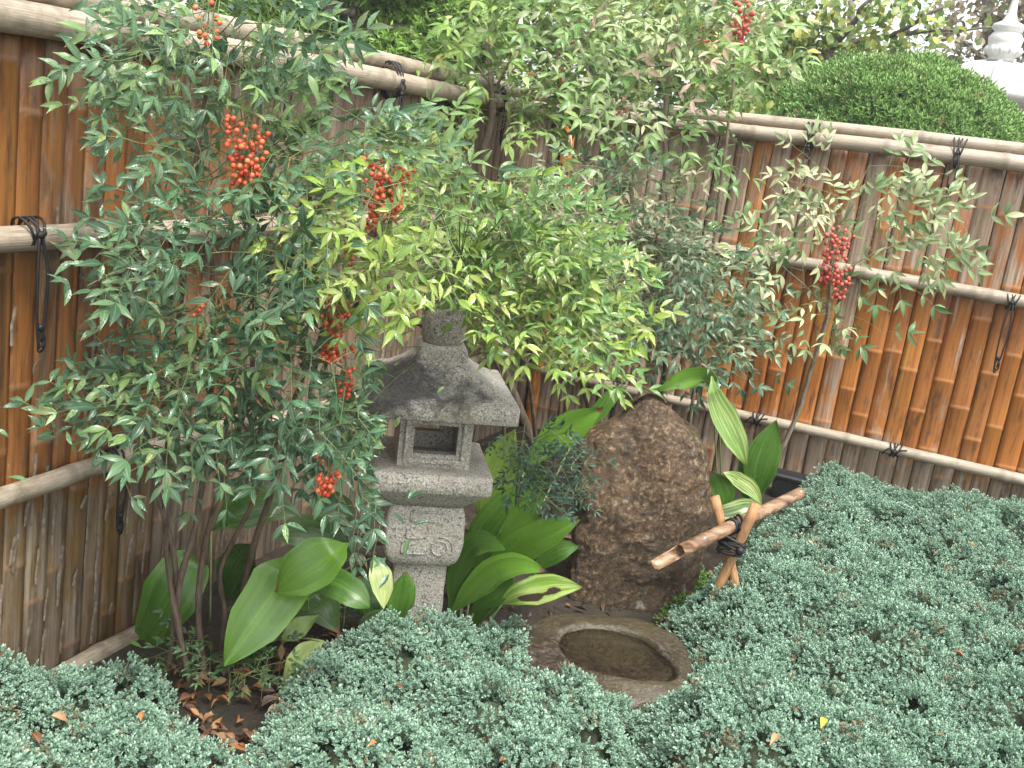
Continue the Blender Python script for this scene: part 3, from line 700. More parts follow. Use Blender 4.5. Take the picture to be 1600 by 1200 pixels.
LEAFS = [leaf_shape(.27 + .035 * (k % 3), .25 + .2 * (k % 2), .04 + .07 * k, seed=k) for k in range(5)]
def frond(r, P, d, n, L, ll, out, seg, full=1.0):
    d = unit(d); n = unit(n - d * (n @ d)); s = np.cross(n, d); drp = r.uniform(.1, .35)
    def pt(t): return P + d * L * t - V3(0, 0, 1) * drp * L * t * t
    seg.append((np.array([pt(t) for t in np.linspace(0, 1, 5)]), .0013, .0007))
    def leaf(p, dd, nn, l):
        dd = unit(dd + V3(0, 0, -1) * r.uniform(-.1, .38) + r.normal(size=3) * .14); nn = unit(nn + r.normal(size=3) * .33); nn = unit(nn - dd * (nn @ dd))
        out.append((p, dd, nn, l * r.uniform(.72, 1.15)))
    def pinna(p, pd, pl, npair):
        pd = unit(pd + r.normal(size=3) * .1); ps = np.cross(n, pd); q = lambda u: p + pd * pl * u - V3(0, 0, 1) * .22 * pl * u * u
        seg.append((np.array([q(0), q(.5), q(1.0)]), .0009, .0006))
        for j in range(npair):
            u = (.42, .72)[j] if npair == 2 else .5
            for sg in (-1, 1):
                if r.random() < .93 * full: leaf(q(u), pd * .75 + ps * sg, n, ll * .88)
        leaf(q(1.0), pd, n, ll * 1.1)
        for sg in (-1, 1): leaf(q(1.0), pd * .62 + ps * sg * .85, n, ll * .95)
    for t, k in ((.3, .5), (.56, .44), (.8, .3)):
        for sg in (-1, 1):
            if r.random() < .9 * full: pinna(pt(t), d * .6 + s * sg, L * k * r.uniform(.8, 1.15), 2 if k > .42 else 1)
    pinna(pt(1.0), d, L * .32, 1)
def inside(poly, x, y):
    c = False; j = len(poly) - 1
    for i in range(len(poly)):
        xi, yi = poly[i]; xj, yj = poly[j]
        if (yi > y) != (yj > y) and x < (xj - xi) * (y - yi) / (yj - yi) + xi: c = not c
        j = i
    return c
def place(V, F, lp, pos, X, Z, sc):
    Y = np.cross(Z, X); W = pos[:, None, :] + sc[:, None, None] * (V[None, :, 0, None] * X[:, None] + V[None, :, 1, None] * Y[:, None] + V[None, :, 2, None] * Z[:, None])
    Fo = (F[None] + (np.arange(len(pos)) * len(V))[:, None, None]).reshape(-1, F.shape[1]); return W.reshape(-1, 3), Fo
BERRY = {}
def berry_cluster(parent, org, px, py, wpx, hpx, Y, count, mat, r, rad=.0056):
    if mat.name not in BERRY: BERRY[mat.name] = MB().ball((0, 0, 0), 1.0, 8, 6).mesh('berry', mat, True)
    c0 = front_of_fences(onY(px, py - hpx / 2 - 8, Y)); k = np.linalg.norm(c0 - CAM) / FOC
    ax = [c0 + V3(0, 0, .01), c0 + V3(.004, -.004, -hpx * k * .5), c0 + V3(0, 0, -hpx * k)]; axis = bez(ax, 9); s = MB(); s.tube(axis, .0016, 5); B = []
    for q in range(count):
        t = r.random() ** .8; p = bez(ax, 50)[int(t * 49)]
        for _ in range(12):
            wr = wpx * k / 2 * (1 - .55 * t) * math.sqrt(r.random()); a = r.uniform(0, 6.28); e = p + V3(math.cos(a) * wr, math.sin(a) * wr, -r.uniform(0, .014))
            if all(np.linalg.norm(e - f_) > rad * 1.75 for f_, _r in B): break
        B.append((e, rad * r.uniform(.85, 1.12))); s.tube(np.array([p + V3(0, 0, .012), (p + e) / 2 + V3(0, 0, .005), e]), .0006, 3, False)
    o = link('berry_cluster', s.mesh('berry_cluster', M_stalk, True, org), parent)
    for e, q in B:
        bo = link('berry', BERRY[mat.name], o, tuple(e - org)); bo.scale = (q, q, q)
def nandina(label, root, canes, polys, ll, L, pal, seed, berries=(), cane_mat=None, red=.1, centre=None, up=.7, fwd=.6, full=1.0, spread=1.0, fix=(), clear=(), group='nandina shrubs in front of the bamboo fences'):
    """canes: list of (points, radius); polys: list of (pixel outline, Y0, dY, frond count, palette weights)"""
    r = np.random.default_rng(seed); org = V3(root[0], root[1], 0); t = thing('nandina_shrub', label, 'shrub', org, group)
    tips = []
    for pts, rad in canes:
        P = bez(np.asarray(pts), 26); k = len(P); rr = np.linspace(rad, rad * .5, k) * (1 + .14 * (np.arange(k) % 4 == 0)); P = P + (np.stack([fbm(P + q * 3, 9, 2) for q in range(3)], -1) - .5) * .02 * np.linspace(0, 1, k)[:, None]
        link('cane', MB().tube(P, rr, 7).mesh('cane', cane_mat or M_cane, True, org), t); tips.append(P)
    allc = np.concatenate(tips); hi = allc[allc[:, 2] > allc[:, 2].max() * .25]
    leaves = []; seg = []; tin = []
    def put(P, d, Lf, llf, pw):
        P = front_of_fences(P, .05); n0 = len(leaves)
        n = unit(V3(0, 0, up) + unit(CAM - P) * fwd + r.normal(size=3) * .22)
        base = P - d * Lf * .5; frond(r, base, d, n, Lf, llf, leaves, seg, full)
        q = hi[np.argmin(np.linalg.norm(hi - (base - V3(0, 0, .06)), axis=1))]
        if np.linalg.norm(q - base) < .75: seg.append((bez([q, (q + base) / 2 + V3(0, 0, -.01), base], 6), .0019, .0013))
        pc = r.choice(len(pal), p=pw)
        for _ in range(len(leaves) - n0): tin.append(pc if r.random() < .75 else r.choice(len(pal), p=pw))
    for poly, Y0, dY, cnt, pw in polys:
        xs = [p[0] for p in poly]; ys = [p[1] for p in poly]; cx, cy = centre or (np.mean(xs), np.mean(ys)); got = []; tries = 0
        pw = np.array(pw, float) / sum(pw)
        while len(got) < cnt and tries < 6000:
            tries += 1; x, y = r.uniform(min(xs), max(xs)), r.uniform(min(ys), max(ys))
            if not inside(poly, x, y): continue
            if got and min(math.hypot(x - a, y - c) for a, c in got) < math.sqrt((max(xs) - min(xs)) * (max(ys) - min(ys)) / cnt) * (.62 - tries / 12000): continue
            got.append((x, y)); P = onY(x, y, Y0 + r.uniform(-dY, dY)); side = np.clip((x - cx) / max(60, (max(xs) - min(xs)) * .5), -1, 1)
            d = unit(Rt * side * 1.1 * spread + V3(0, -1, 0) * r.uniform(.1, .8) + V3(0, 0, 1) * (r.uniform(-.3, .4) + .3 * np.clip((cy - y) / 300, -1, 1)) + r.normal(size=3) * .3)
            put(P, d, L * r.uniform(.75, 1.15), ll, pw)
    for x, y, Y, dx, dy, Lf, llf, pi in fix:                    # single sprays placed by hand
        P = onY(x, y, Y); d = unit(Rt * dx - Up * dy + V3(0, -.4, 0)); pw = np.zeros(len(pal)); pw[pi] = 1; put(P, d, Lf, llf, pw)
    kept = []
    for i, a in enumerate(leaves):                              # keep the view through to the berries, the lantern and the rock open
        m_ = a[0] + a[1] * a[3] * .5; x, y, z = proj(m_); bad = any(inside(c, x, y) for c in clear) and r.random() < .95
        for q in berries:
            if ((x - q[0]) / (q[2] * .62)) ** 2 + ((y - q[1]) / (q[3] * .62)) ** 2 < 1 and m_[1] < q[4] + .03 and r.random() < .9: bad = True
        if not bad: kept.append(i)
    leaves = [leaves[i] for i in kept]; tin = [tin[i] for i in kept]
    pos = np.array([front_of_fences(a[0], .02) for a in leaves]); X = np.array([a[1] for a in leaves]); Z = np.array([a[2] for a in leaves]); sc = np.array([a[3] for a in leaves]); tin = np.array(tin); sh = r.integers(0, len(LEAFS), len(leaves))
    pal = np.array(pal, float)
    # the largest showing become leaves of their own
    dd = pos - CAM; zc = dd @ Fw; px = 800 + FOC * (dd @ Rt) / zc; py = 600 - FOC * (dd @ Up) / zc; face = np.abs(np.einsum('ij,ij->i', Z, unit(-dd)))
    score = sc / zc * (.25 + face) * ((px > -10) & (px < 1610) & (py > -10) & (py < 1210)) - (zc - zc.min()) * .006
    own = np.argsort(-score)[:292]; rest = np.setdiff1d(np.arange(len(leaves)), own); meshes = {}
    redv = np.where(r.random(len(leaves)) < red, r.uniform(.5, 1, len(leaves)), r.uniform(0, .12, len(leaves)))
    for i in own:
        key = (sh[i], tin[i], bool(redv[i] > .3))
        if key not in meshes:
            V, F, lp = LEAFS[sh[i]]; tv = pal[tin[i]] * r.uniform(.85, 1.18)
            meshes[key] = mesh_np('leaf', V, F, M_leaf, True, {'tint': np.tile(tv, (len(V), 1)), 'leafpos': np.concatenate([lp, np.full((len(V), 1), r.random())], 1), 'redtip': np.full(len(V), .9 if key[2] else .05)})
        o = link('leaf', meshes[key], t); Yv = np.cross(Z[i], X[i]); s = sc[i]; p = pos[i] - org
        o.matrix_local = Matrix(((X[i][0] * s, Yv[0] * s, Z[i][0] * s, p[0]), (X[i][1] * s, Yv[1] * s, Z[i][1] * s, p[1]), (X[i][2] * s, Yv[2] * s, Z[i][2] * s, p[2]), (0, 0, 0, 1)))
    VV = []; FF = []; T = []; LP = []; RT = []; nb = 0
    for q in range(len(LEAFS)):
        ii = rest[sh[rest] == q]
        if not len(ii): continue
        V, F, lp = LEAFS[q]; W, Fo = place(V, F, lp, pos[ii], X[ii], Z[ii], sc[ii]); VV.append(W - org); FF.append(Fo + nb); nb += len(W)
        tv = pal[tin[ii]] * r.uniform(.8, 1.2, (len(ii), 1)); T.append(np.repeat(tv, len(V), 0)); LP.append(np.concatenate([np.tile(lp, (len(ii), 1)), np.repeat(r.random(len(ii)), len(V))[:, None]], 1)); RT.append(np.repeat(redv[ii], len(V)))
    if VV: link('foliage', mesh_np('foliage', np.concatenate(VV), np.concatenate(FF), M_leaf, True, {'tint': np.concatenate(T), 'leafpos': np.concatenate(LP), 'redtip': np.concatenate(RT)}), t, kind='stuff')
    b = MB()
    for P, r0, r1 in seg:
        if any(inside(c, *proj(P[-1])[:2]) for c in clear): continue
        b.tube(P, np.linspace(r0, r1, len(P)), 3, False)
    link('leaf_stalks', b.mesh('leaf_stalks', M_stalk, True, org), t, kind='stuff')
    rr = random.Random(seed)
    for a in berries: berry_cluster(t, org, *a[:7], rr, *(a[7:] or (.0056,)))
    return len(leaves)

DG = [(.045, .115, .055), (.07, .165, .075), (.115, .225, .1), (.19, .31, .1)]
YG = [(.18, .31, .05), (.28, .42, .06), (.12, .25, .06), (.38, .48, .13)]
MG = [(.07, .15, .05), (.12, .22, .08), (.19, .29, .12), (.3, .33, .19)]
PG = [(.12, .24, .08), (.24, .36, .15), (.44, .54, .27), (.5, .52, .3)]
def gz(x, y, z=0): return onz(x, y, z)
LANT_L = [(640, 560), (650, 480), (724, 480), (735, 560), (815, 640), (812, 672), (748, 680), (775, 790), (725, 800), (725, 890), (700, 960), (622, 965), (596, 880), (600, 790), (588, 740), (600, 655), (572, 640), (600, 580)]
LANT2 = [(600, 585), (640, 560), (650, 480), (724, 480), (735, 560), (815, 640), (812, 672), (748, 680), (775, 790), (725, 800), (725, 890), (700, 960), (622, 965), (588, 880), (588, 790), (572, 740), (585, 655)]
LANT = [(608, 560), (650, 500), (725, 500), (735, 545), (815, 640), (812, 672), (748, 680), (775, 790), (725, 800), (725, 890), (700, 960), (622, 965), (588, 880), (588, 790), (572, 740), (585, 655)]
TRUNK = [(740, 275), (785, 275), (790, 150), (800, 90), (740, 85), (750, 150)]
ROCK = [(975, 640), (1010, 612), (1050, 620), (1112, 690), (1105, 950), (890, 950), (900, 700)]
# 1: the big dark plant at the left fence
c1 = []
for (rx, ry), way, rad in (((262, 1062), [(275, 900, 2.3), (243, 760, 2.22), (190, 560, 2.1), (230, 380, 2.05)], .0085), ((285, 1058), [(278, 930, 2.3), (310, 800, 2.3), (330, 600, 2.2), (330, 330, 2.15)], .01),
                           ((322, 1070), [(310, 960, 2.35), (325, 830, 2.33), (390, 600, 2.2), (390, 250, 2.2)], .0095), ((342, 1040), [(352, 960, 2.42), (345, 890, 2.42), (400, 770, 2.4), (470, 600, 2.25), (520, 480, 2.2)], .008),
                           ((372, 1015), [(385, 900, 2.5), (420, 780, 2.45), (470, 660, 2.35), (520, 640, 2.25)], .011), ((300, 1085), [(262, 880, 2.28), (262, 700, 2.2), (300, 300, 2.1), (330, 60, 2.1)], .008)):
    c1.append(([gz(rx, ry, -.02)] + [front_of_fences(onY(*w_)) for w_ in way], rad))
nandina('large dark blue-green nandina with red berries along the left fence', gz(300, 1055), c1, [
    ([(210, 60), (240, 10), (330, -20), (480, 20), (500, 80), (430, 170), (300, 130), (220, 160)], 2.1, .13, 24, [1, 2, 3, 3]),
    ([(215, 150), (360, 130), (540, 170), (690, 200), (700, 240), (560, 290), (470, 330), (330, 330), (215, 270)], 2.1, .15, 28, [0, 1.5, 3, 3]),
    ([(200, 330), (330, 300), (500, 330), (530, 470), (470, 520), (330, 500), (210, 480)], 2.06, .2, 28, [3, 3, 2, .3]),
    ([(105, 640), (190, 540), (330, 500), (490, 530), (540, 620), (540, 690), (480, 705), (330, 680), (230, 680), (140, 665)], 2.04, .18, 36, [3, 3, 1, .3]),
    ([(480, 650), (545, 640), (565, 740), (560, 770), (500, 730)], 2.0, .08, 5, [3, 2, 0, .5]), ([(540, 600), (560, 600), (560, 740), (570, 840), (540, 800)], 2.15, .06, 5, [3, 3, 1, .5]),
  ], .047, .225, DG, 11, centre=(340, 420), up=.55, fwd=.9, clear=[LANT_L, [(-60, 430), (70, 430), (125, 520), (70, 590), (20, 615), (-60, 620)], [(-60, 670), (100, 690), (190, 760), (260, 900), (-60, 900)], [(515, 310), (600, 350), (700, 300), (700, 470), (610, 465), (515, 420)], [(425, 835), (548, 835), (548, 930), (340, 1045), (340, 950)], [(560, 255), (650, 255), (650, 345), (560, 345)]], berries=[(386, 245, 72, 76, 2.0, 95, M_berry), (365, 198, 34, 20, 2.05, 12, M_berry), (525, 505, 62, 125, 2.02, 90, M_berry), (540, 590, 44, 70, 2.05, 24, M_berry), (512, 752, 46, 50, 1.95, 34, M_berry), (325, 35, 60, 50, 2.05, 14, M_berry), (310, 485, 30, 20, 2.0, 5, M_berry)])
# 2: the bright yellow-green plant over the lantern
root2 = gz(832, 880); c2 = [([root2] + [onY(*w_) for w_ in ((838, 760, 3.25), (832, 640, 3.15), (800, 500, 2.9), (720, 400, 2.5))], .009), ([root2 + V3(.05, .05, 0)] + [onY(*w_) for w_ in ((868, 700, 3.25), (880, 560, 3.1), (860, 430, 2.8), (800, 360, 2.6))], .008),
      ([root2 + V3(-.05, .03, 0)] + [onY(*w_) for w_ in ((790, 700, 3.2), (770, 560, 3.05), (640, 500, 2.65), (590, 400, 2.5))], .007)]
nandina('bright yellow-green nandina arching over the top of the stone lantern', root2, c2, [
    ([(520, 310), (570, 270), (680, 300), (700, 420), (640, 440), (600, 460), (520, 400)], 2.05, .1, 17, [3, 4, 0, 3]),
    ([(600, 230), (720, 240), (860, 300), (930, 350), (950, 420), (850, 430), (700, 400)], 2.5, .18, 38, [2, 1, 4, 1]),
    ([(700, 390), (860, 380), (955, 430), (950, 510), (910, 545), (860, 530), (790, 500), (700, 480), (660, 450)], 2.4, .15, 36, [3, 2, 3, 2]),
  ], .044, .21, YG, 12, centre=(720, 330), up=.6, fwd=.85, red=.22, clear=[LANT2, ROCK, [(730, 280), (790, 280), (790, 180), (745, 180)]], berries=[(607, 300, 86, 84, 2.08, 120, M_berry), (585, 345, 50, 50, 2.32, 30, M_berry), (545, 405, 26, 30, 2.35, 10, M_berry)],
  fix=[(540, 390, 2.12, -.5, .5, .2, .062, 1), (560, 300, 2.12, -.4, .4, .2, .06, 1), (600, 600, 2.4, -.6, .35, .2, .036, 2), (660, 575, 2.4, .3, .5, .16, .034, 2), (610, 540, 2.5, -.6, -.1, .18, .036, 2)])
# 3, 4: tall plants in the corner rising over the fence
root3 = gz(742, 690) ; root3 = front_of_fences(root3, .35)
c3 = [([root3] + [onY(*w_) for w_ in ((735, 420, 4.3), (749, 270, 4.2), (768, 187, 4.2), (766, 124, 4.2), (762, 60, 4.2))], .02), ([onY(768, 150, 4.2), onY(800, 95, 4.15), onY(850, 60, 4.1)], .007), ([onY(766, 130, 4.2), onY(725, 80, 4.15), onY(690, 50, 4.1)], .007)]
nandina('tall bare stemmed nandina with small leaves above the fence corner', root3, c3, [
    ([(670, 40), (730, -40), (860, -30), (900, 60), (880, 150), (800, 180), (750, 110), (690, 130)], 4.1, .25, 34, [3, 3, 2, .25]),
    ([(650, 120), (740, 110), (740, 190), (660, 180)], 4.1, .2, 7, [2, 3, 2, 0])], .07, .34, [(.15, .29, .05), (.26, .42, .09), (.38, .52, .18), (.52, .32, .18)], 13, cane_mat=M_canel, centre=(765, 60), red=.2, up=.7, fwd=.45, spread=.9, clear=[TRUNK], berries=[(882, 100, 34, 70, 4.0, 22, M_rose)])
root4 = front_of_fences(gz(1040, 700), .3)
c4 = [([root4] + [onY(*w_) for w_ in ((1045, 420, 4.2), (1040, 250, 4.15), (1042, 150, 4.15), (1060, 30, 4.1))], .014), ([root4 + V3(-.2, 0, 0)] + [onY(*w_) for w_ in ((945, 420, 4.3), (950, 190, 4.25), (965, 60, 4.2))], .012), ([root4 + V3(.2, -.02, 0)] + [onY(*w_) for w_ in ((1130, 260, 4.1), (1150, 60, 4.05))], .009)]
nandina('tall pinkish leaved nandina with hanging red berries above the fence', root4, c4, [
    ([(880, 0), (980, -50), (1100, -40), (1190, -20), (1190, 60), (1130, 150), (1060, 150), (900, 170)], 4.1, .3, 52, [2, 3, 3, .5]),
    ([(900, 150), (1050, 140), (1130, 200), (1100, 270), (1000, 200), (900, 200)], 4.15, .2, 9, [4, 2, 0, 0])], .068, .34, [(.14, .29, .07), (.26, .41, .13), (.4, .5, .23), (.55, .38, .28)], 14, cane_mat=M_canel, centre=(1050, 60), red=.15, up=.7, fwd=.5, clear=[TRUNK], berries=[(1165, 35, 44, 62, 3.95, 40, M_rose, .0095), (1100, 60, 40, 20, 4.0, 10, M_rose), (975, 165, 26, 40, 4.0, 10, M_rose)])
# 5: the fine pale plant against the orange fence, behind the rock
root5 = front_of_fences(gz(960, 760), .3); c5 = [([root5] + [onY(*w_) for w_ in ((900, 560, 3.9), (910, 430, 3.85), (930, 300, 3.8))], .01), ([root5 + V3(.15, 0, 0)] + [onY(*w_) for w_ in ((1040, 560, 3.8), (1030, 430, 3.75), (1020, 320, 3.7))], .009)]
nandina('greyish fine leaved nandina between the rock and the orange fence', root5, c5, [
    ([(840, 250), (960, 240), (1060, 300), (1110, 380), (1050, 420), (940, 380), (850, 320)], 3.75, .25, 40, [1, 2, 3, 2]),
    ([(920, 390), (1060, 380), (1140, 420), (1170, 500), (1140, 570), (1040, 560), (980, 480)], 3.7, .2, 40, [4, 3, 1, .6]),
    ([(900, 330), (1000, 360), (1000, 470), (930, 450)], 3.8, .15, 7, [3, 2, 1, 0])], .05, .27, [(.07, .155, .075), (.11, .2, .105), (.23, .31, .18), (.38, .37, .22)], 15, clear=[ROCK], centre=(980, 330), red=.2, up=.75, fwd=.6)
# 6: the single slanting stem at the right with pale leaves
root6 = onz(1168, 800, .02); root6 = front_of_fences(root6, .4); root6[2] = -.02; Y6 = root6[1]
c6 = [([root6] + [onY(*w_) for w_ in ((1188, 775, Y6 - .06), (1212, 715, Y6 - .1), (1232, 680, Y6 - .12), (1255, 620, Y6 - .15), (1275, 550, Y6 - .2), (1295, 480, Y6 - .25), (1300, 400, Y6 - .3), (1320, 330, Y6 - .3))], .0125), ([onY(1298, 440, Y6 - .27), onY(1340, 410, Y6 - .3), onY(1400, 380, Y6 - .35)], .004), ([onY(1290, 480, Y6 - .25), onY(1240, 430, Y6 - .3), onY(1200, 400, Y6 - .3)], .004)]
nandina('slender pale leaved nandina on one slanting stem before the orange fence', root6, c6, [
    ([(1130, 370), (1190, 320), (1290, 290), (1300, 400), (1240, 430), (1160, 430)], Y6 - .3, .12, 7, [2, 3, 3, 1]),
    ([(1290, 300), (1400, 310), (1500, 340), (1480, 390), (1370, 410), (1290, 390)], Y6 - .3, .12, 8, [2, 3, 3, .6]),
    ([(1220, 430), (1290, 440), (1330, 430), (1330, 480), (1270, 530), (1220, 500)], Y6 - .28, .06, 5, [2, 3, 3, .5]),
    ([(1215, 240), (1270, 240), (1290, 300), (1250, 320)], Y6 - .3, .06, 2, [1, 2, 4, 2]), ([(1400, 240), (1430, 250), (1500, 300), (1450, 320)], Y6 - .3, .06, 2, [2, 2, 2, 2])],
  .06, .28, PG, 16, cane_mat=M_canel, centre=(1300, 380), red=.5, up=.4, fwd=1.3, full=.9, berries=[(1312, 405, 62, 80, Y6 - .35, 75, M_rose, .0085), (1318, 450, 36, 44, Y6 - .35, 26, M_rose, .0085)])
# 7: low fine shoot between lantern and rock
root7 = gz(800, 900); c7 = [([root7] + [onY(*w_) for w_ in ((805, 820, 2.95), (810, 740, 2.9), (820, 690, 2.85))], .005)]
nandina('low blue-green nandina shoot between the lantern and the rock', root7, c7, [([(765, 700), (830, 665), (890, 680), (905, 760), (860, 790), (800, 760)], 2.72, .08, 15, [4, 2, 0, 0])], .027, .14, [(.03, .085, .052), (.045, .12, .075), (.07, .15, .08), (.1, .2, .1)], 17, centre=(790, 690), red=0, up=.75, fwd=.5, clear=[LANT])

# ------------------------------------------------------------------ aspidistra
def strap_leaf(parent, org, pts, Y, wpx, tint, turn=0.0, stripe=0.0, blotch=None, tipside=1.0, fold=.16, wmax=.42):
    """pts: base -> tip in the photo, Y: distance at each; wpx: full width where widest"""
    P = bez([front_of_fences(onY(x, y, yy), .03) for (x, y), yy in zip(pts, Y)], 17); k = np.linalg.norm(P[8] - CAM) / FOC; hw = wpx * k / 2; T = unit(np.gradient(P, axis=0)); V = []; lp = []; bl = []
    cross = np.array([-1, -.72, -.36, 0, .36, .72, 1]); ph = random.uniform(0, 6)
    for i, p in enumerate(P):
        t = i / 16; v = unit(CAM - p); s = unit(np.cross(T[i], v)); nn = np.cross(s, T[i]); c, sn = math.cos(turn), math.sin(turn); s, nn = s * c + nn * sn, nn * c - s * sn
        a = np.interp(t, [0, .08, .22, wmax, .68, .85, .95, 1], [.05, .16, .6, 1.0, .86, .46, .17, 0.0]); a *= hw
        for q in cross:
            V.append(p + s * a * q + nn * (fold * a * abs(q) ** 1.3 +   .1 * hw * math.sin(t * 9 + ph + q * 1.2) * abs(q))); lp.append((q * .5 + .5, t, stripe))
            bl.append(0 if blotch is None else max(float(np.exp(-((t - bt) / wt) ** 4 - ((q - bq) / wq) ** 4)) for bt, bq, wt, wq in blotch))
    n = len(cross); F = np.array([(i * n + j, i * n + j + 1, (i + 1) * n + j + 1, (i + 1) * n + j) for i in range(16) for j in range(n - 1)])
    me = mesh_np('leaf', np.array(V) - org, F, M_broad, True, {'tint': np.tile(np.array(tint), (len(V), 1)), 'leafpos': np.array(lp), 'blotch': np.array(bl)})
    return link('leaf', me, parent)
G1 = (.1, .235, .022); G2 = (.055, .15, .018); G3 = (.025, .075, .014); G4 = (.2, .32, .06); G5 = (.32, .4, .14)
def aspidistra(label, root, leaves):
    org = V3(root[0], root[1], 0); t = thing('aspidistra_plant', label, 'plant', org, 'aspidistras among the stones')
    for a in leaves:
        o = strap_leaf(t, org, *a[:4], **(a[4] if len(a) > 4 else {}))
        P0 = front_of_fences(onY(*a[0][0], a[1][0]), .03)
        if P0[2] > .04:
            foot = V3(org[0] * .7 + P0[0] * .3, org[1] * .7 + P0[1] * .3, -.01)
            if (a[4] if len(a) > 4 else {}).get('stalk', True) or True:
                link('leaf_stem', MB().tube(bez([foot, (foot + P0) / 2 + V3(0, 0, .02), P0], 8), .0035, 6).mesh('leaf_stem', M_stalk, True, org), t)
aspidistra('aspidistra with broad arching leaves under the dark nandina', gz(330, 985), [
    ([(208, 1028), (235, 985), (268, 930), (298, 878), (306, 872)], [2.5, 2.48, 2.46, 2.5, 2.56], 84, G2, dict(turn=.2, wmax=.5)),
    ([(458, 868), (450, 890), (425, 935), (385, 990), (349, 1042)], [2.5, 2.42, 2.36, 2.3, 2.26], 92, G1, dict(wmax=.36)),
    ([(543, 852), (520, 862), (486, 885), (455, 905), (428, 924)], [2.4, 2.34, 2.32, 2.32, 2.33], 80, G1, dict(turn=-.25, wmax=.4)),
    ([(450, 900), (490, 903), (530, 915), (560, 935), (578, 950)], [2.55, 2.5, 2.46, 2.44, 2.44], 52, G2, dict(turn=.3)),
    ([(330, 830), (370, 800), (420, 790), (470, 810)], [2.75, 2.75, 2.75, 2.75], 62, G3, {}), ([(560, 880), (520, 850), (470, 830), (420, 840)], [2.7, 2.68, 2.66, 2.64], 60, G3, {}),
    ([(420, 930), (460, 925), (500, 945), (530, 990)], [2.7, 2.66, 2.62, 2.6], 70, G3, {}), ([(350, 950), (365, 900), (380, 870), (400, 850)], [2.8, 2.78, 2.78, 2.78], 60, G3, {}), ([(540, 850), (530, 810), (510, 790), (480, 780)], [2.8, 2.8, 2.8, 2.8], 60, G2, {}),
    ([(500, 960), (475, 975), (455, 990), (438, 1000)], [2.5, 2.48, 2.45, 2.43], 30, G4, {}),
    ([(505, 1002), (485, 1020), (462, 1042), (440, 1065)], [2.45, 2.4, 2.35, 2.3], 46, G5, dict(turn=.2)), ([(150, 1030), (180, 1015), (205, 1008), (222, 1012)], [2.5, 2.48, 2.46, 2.45], 18, G4, {})])
aspidistra('small aspidistra with one pale drooping leaf left of the lantern', gz(612, 990), [
    ([(585, 868), (592, 890), (598, 920), (600, 952)], [2.52, 2.47, 2.45, 2.44], 36, G5, dict(turn=.1, stripe=.4)), ([(622, 985), (624, 950), (630, 915), (635, 892)], [2.52, 2.5, 2.5, 2.5], 44, G2, dict(turn=-.3)),
    ([(590, 985), (582, 950), (570, 920), (560, 900)], [2.6, 2.6, 2.62, 2.64], 46, G3, {}), ([(640, 990), (600, 970), (575, 975), (560, 990)], [2.6, 2.58, 2.55, 2.54], 34, G3, {})])
aspidistra('glossy green aspidistra between the lantern and the basin', gz(725, 985), [
    ([(703, 958), (712, 900), (735, 858), (760, 850), (792, 860)], [2.75, 2.72, 2.7, 2.66, 2.62], 50, G2, dict(turn=.5)),
    ([(698, 965), (735, 925), (775, 893), (812, 884), (854, 892)], [2.72, 2.66, 2.6, 2.56, 2.52], 50, G1, dict(turn=.35)),
    ([(735, 930), (780, 885), (825, 848), (870, 825), (908, 811)], [2.85, 2.8, 2.75, 2.72, 2.7], 54, G1, dict(turn=-.2)),
    ([(778, 945), (805, 930), (840, 922), (875, 917), (910, 917)], [2.65, 2.6, 2.58, 2.56, 2.54], 48, (.17, .31, .035), dict(turn=.2, stripe=.35, blotch=[(.42, .45, .17, .3), (.68, .22, .09, .25)], wmax=.5)),
    ([(720, 905), (755, 850), (795, 795), (835, 752)], [3.0, 3.0, 3.0, 3.0], 70, G2, dict(turn=.3)), ([(748, 830), (765, 770), (785, 715), (805, 670)], [3.12, 3.1, 3.08, 3.06], 66, G4, dict(turn=.1)),
    ([(820, 735), (860, 690), (900, 662), (944, 636)], [3.15, 3.12, 3.1, 3.08], 54, G1, dict(turn=-.1)), ([(900, 680), (930, 650), (955, 620), (982, 602)], [3.3, 3.3, 3.3, 3.3], 26, G2, {}),
    ([(712, 955), (728, 905), (752, 868), (786, 832)], [2.8, 2.78, 2.76, 2.74], 40, G1, dict(turn=.6)), ([(760, 900), (790, 850), (822, 800), (850, 772)], [2.95, 2.93, 2.92, 2.9], 48, G1, dict(turn=-.4)),
    ([(715, 930), (700, 890), (705, 850), (720, 800)], [2.9, 2.9, 2.9, 2.92], 40, G3, {}), ([(735, 960), (760, 935), (785, 918), (802, 905)], [2.7, 2.66, 2.64, 2.62], 40, G2, {}),
    ([(830, 900), (855, 872), (880, 858), (906, 854)], [2.85, 2.83, 2.82, 2.82], 34, G2, {}), ([(800, 860), (815, 800), (830, 740), (840, 690)], [3.2, 3.2, 3.2, 3.2], 60, G3, {}), ([(740, 985), (752, 960), (770, 945), (790, 930)], [2.72, 2.7, 2.68, 2.66], 26, G2, {})])
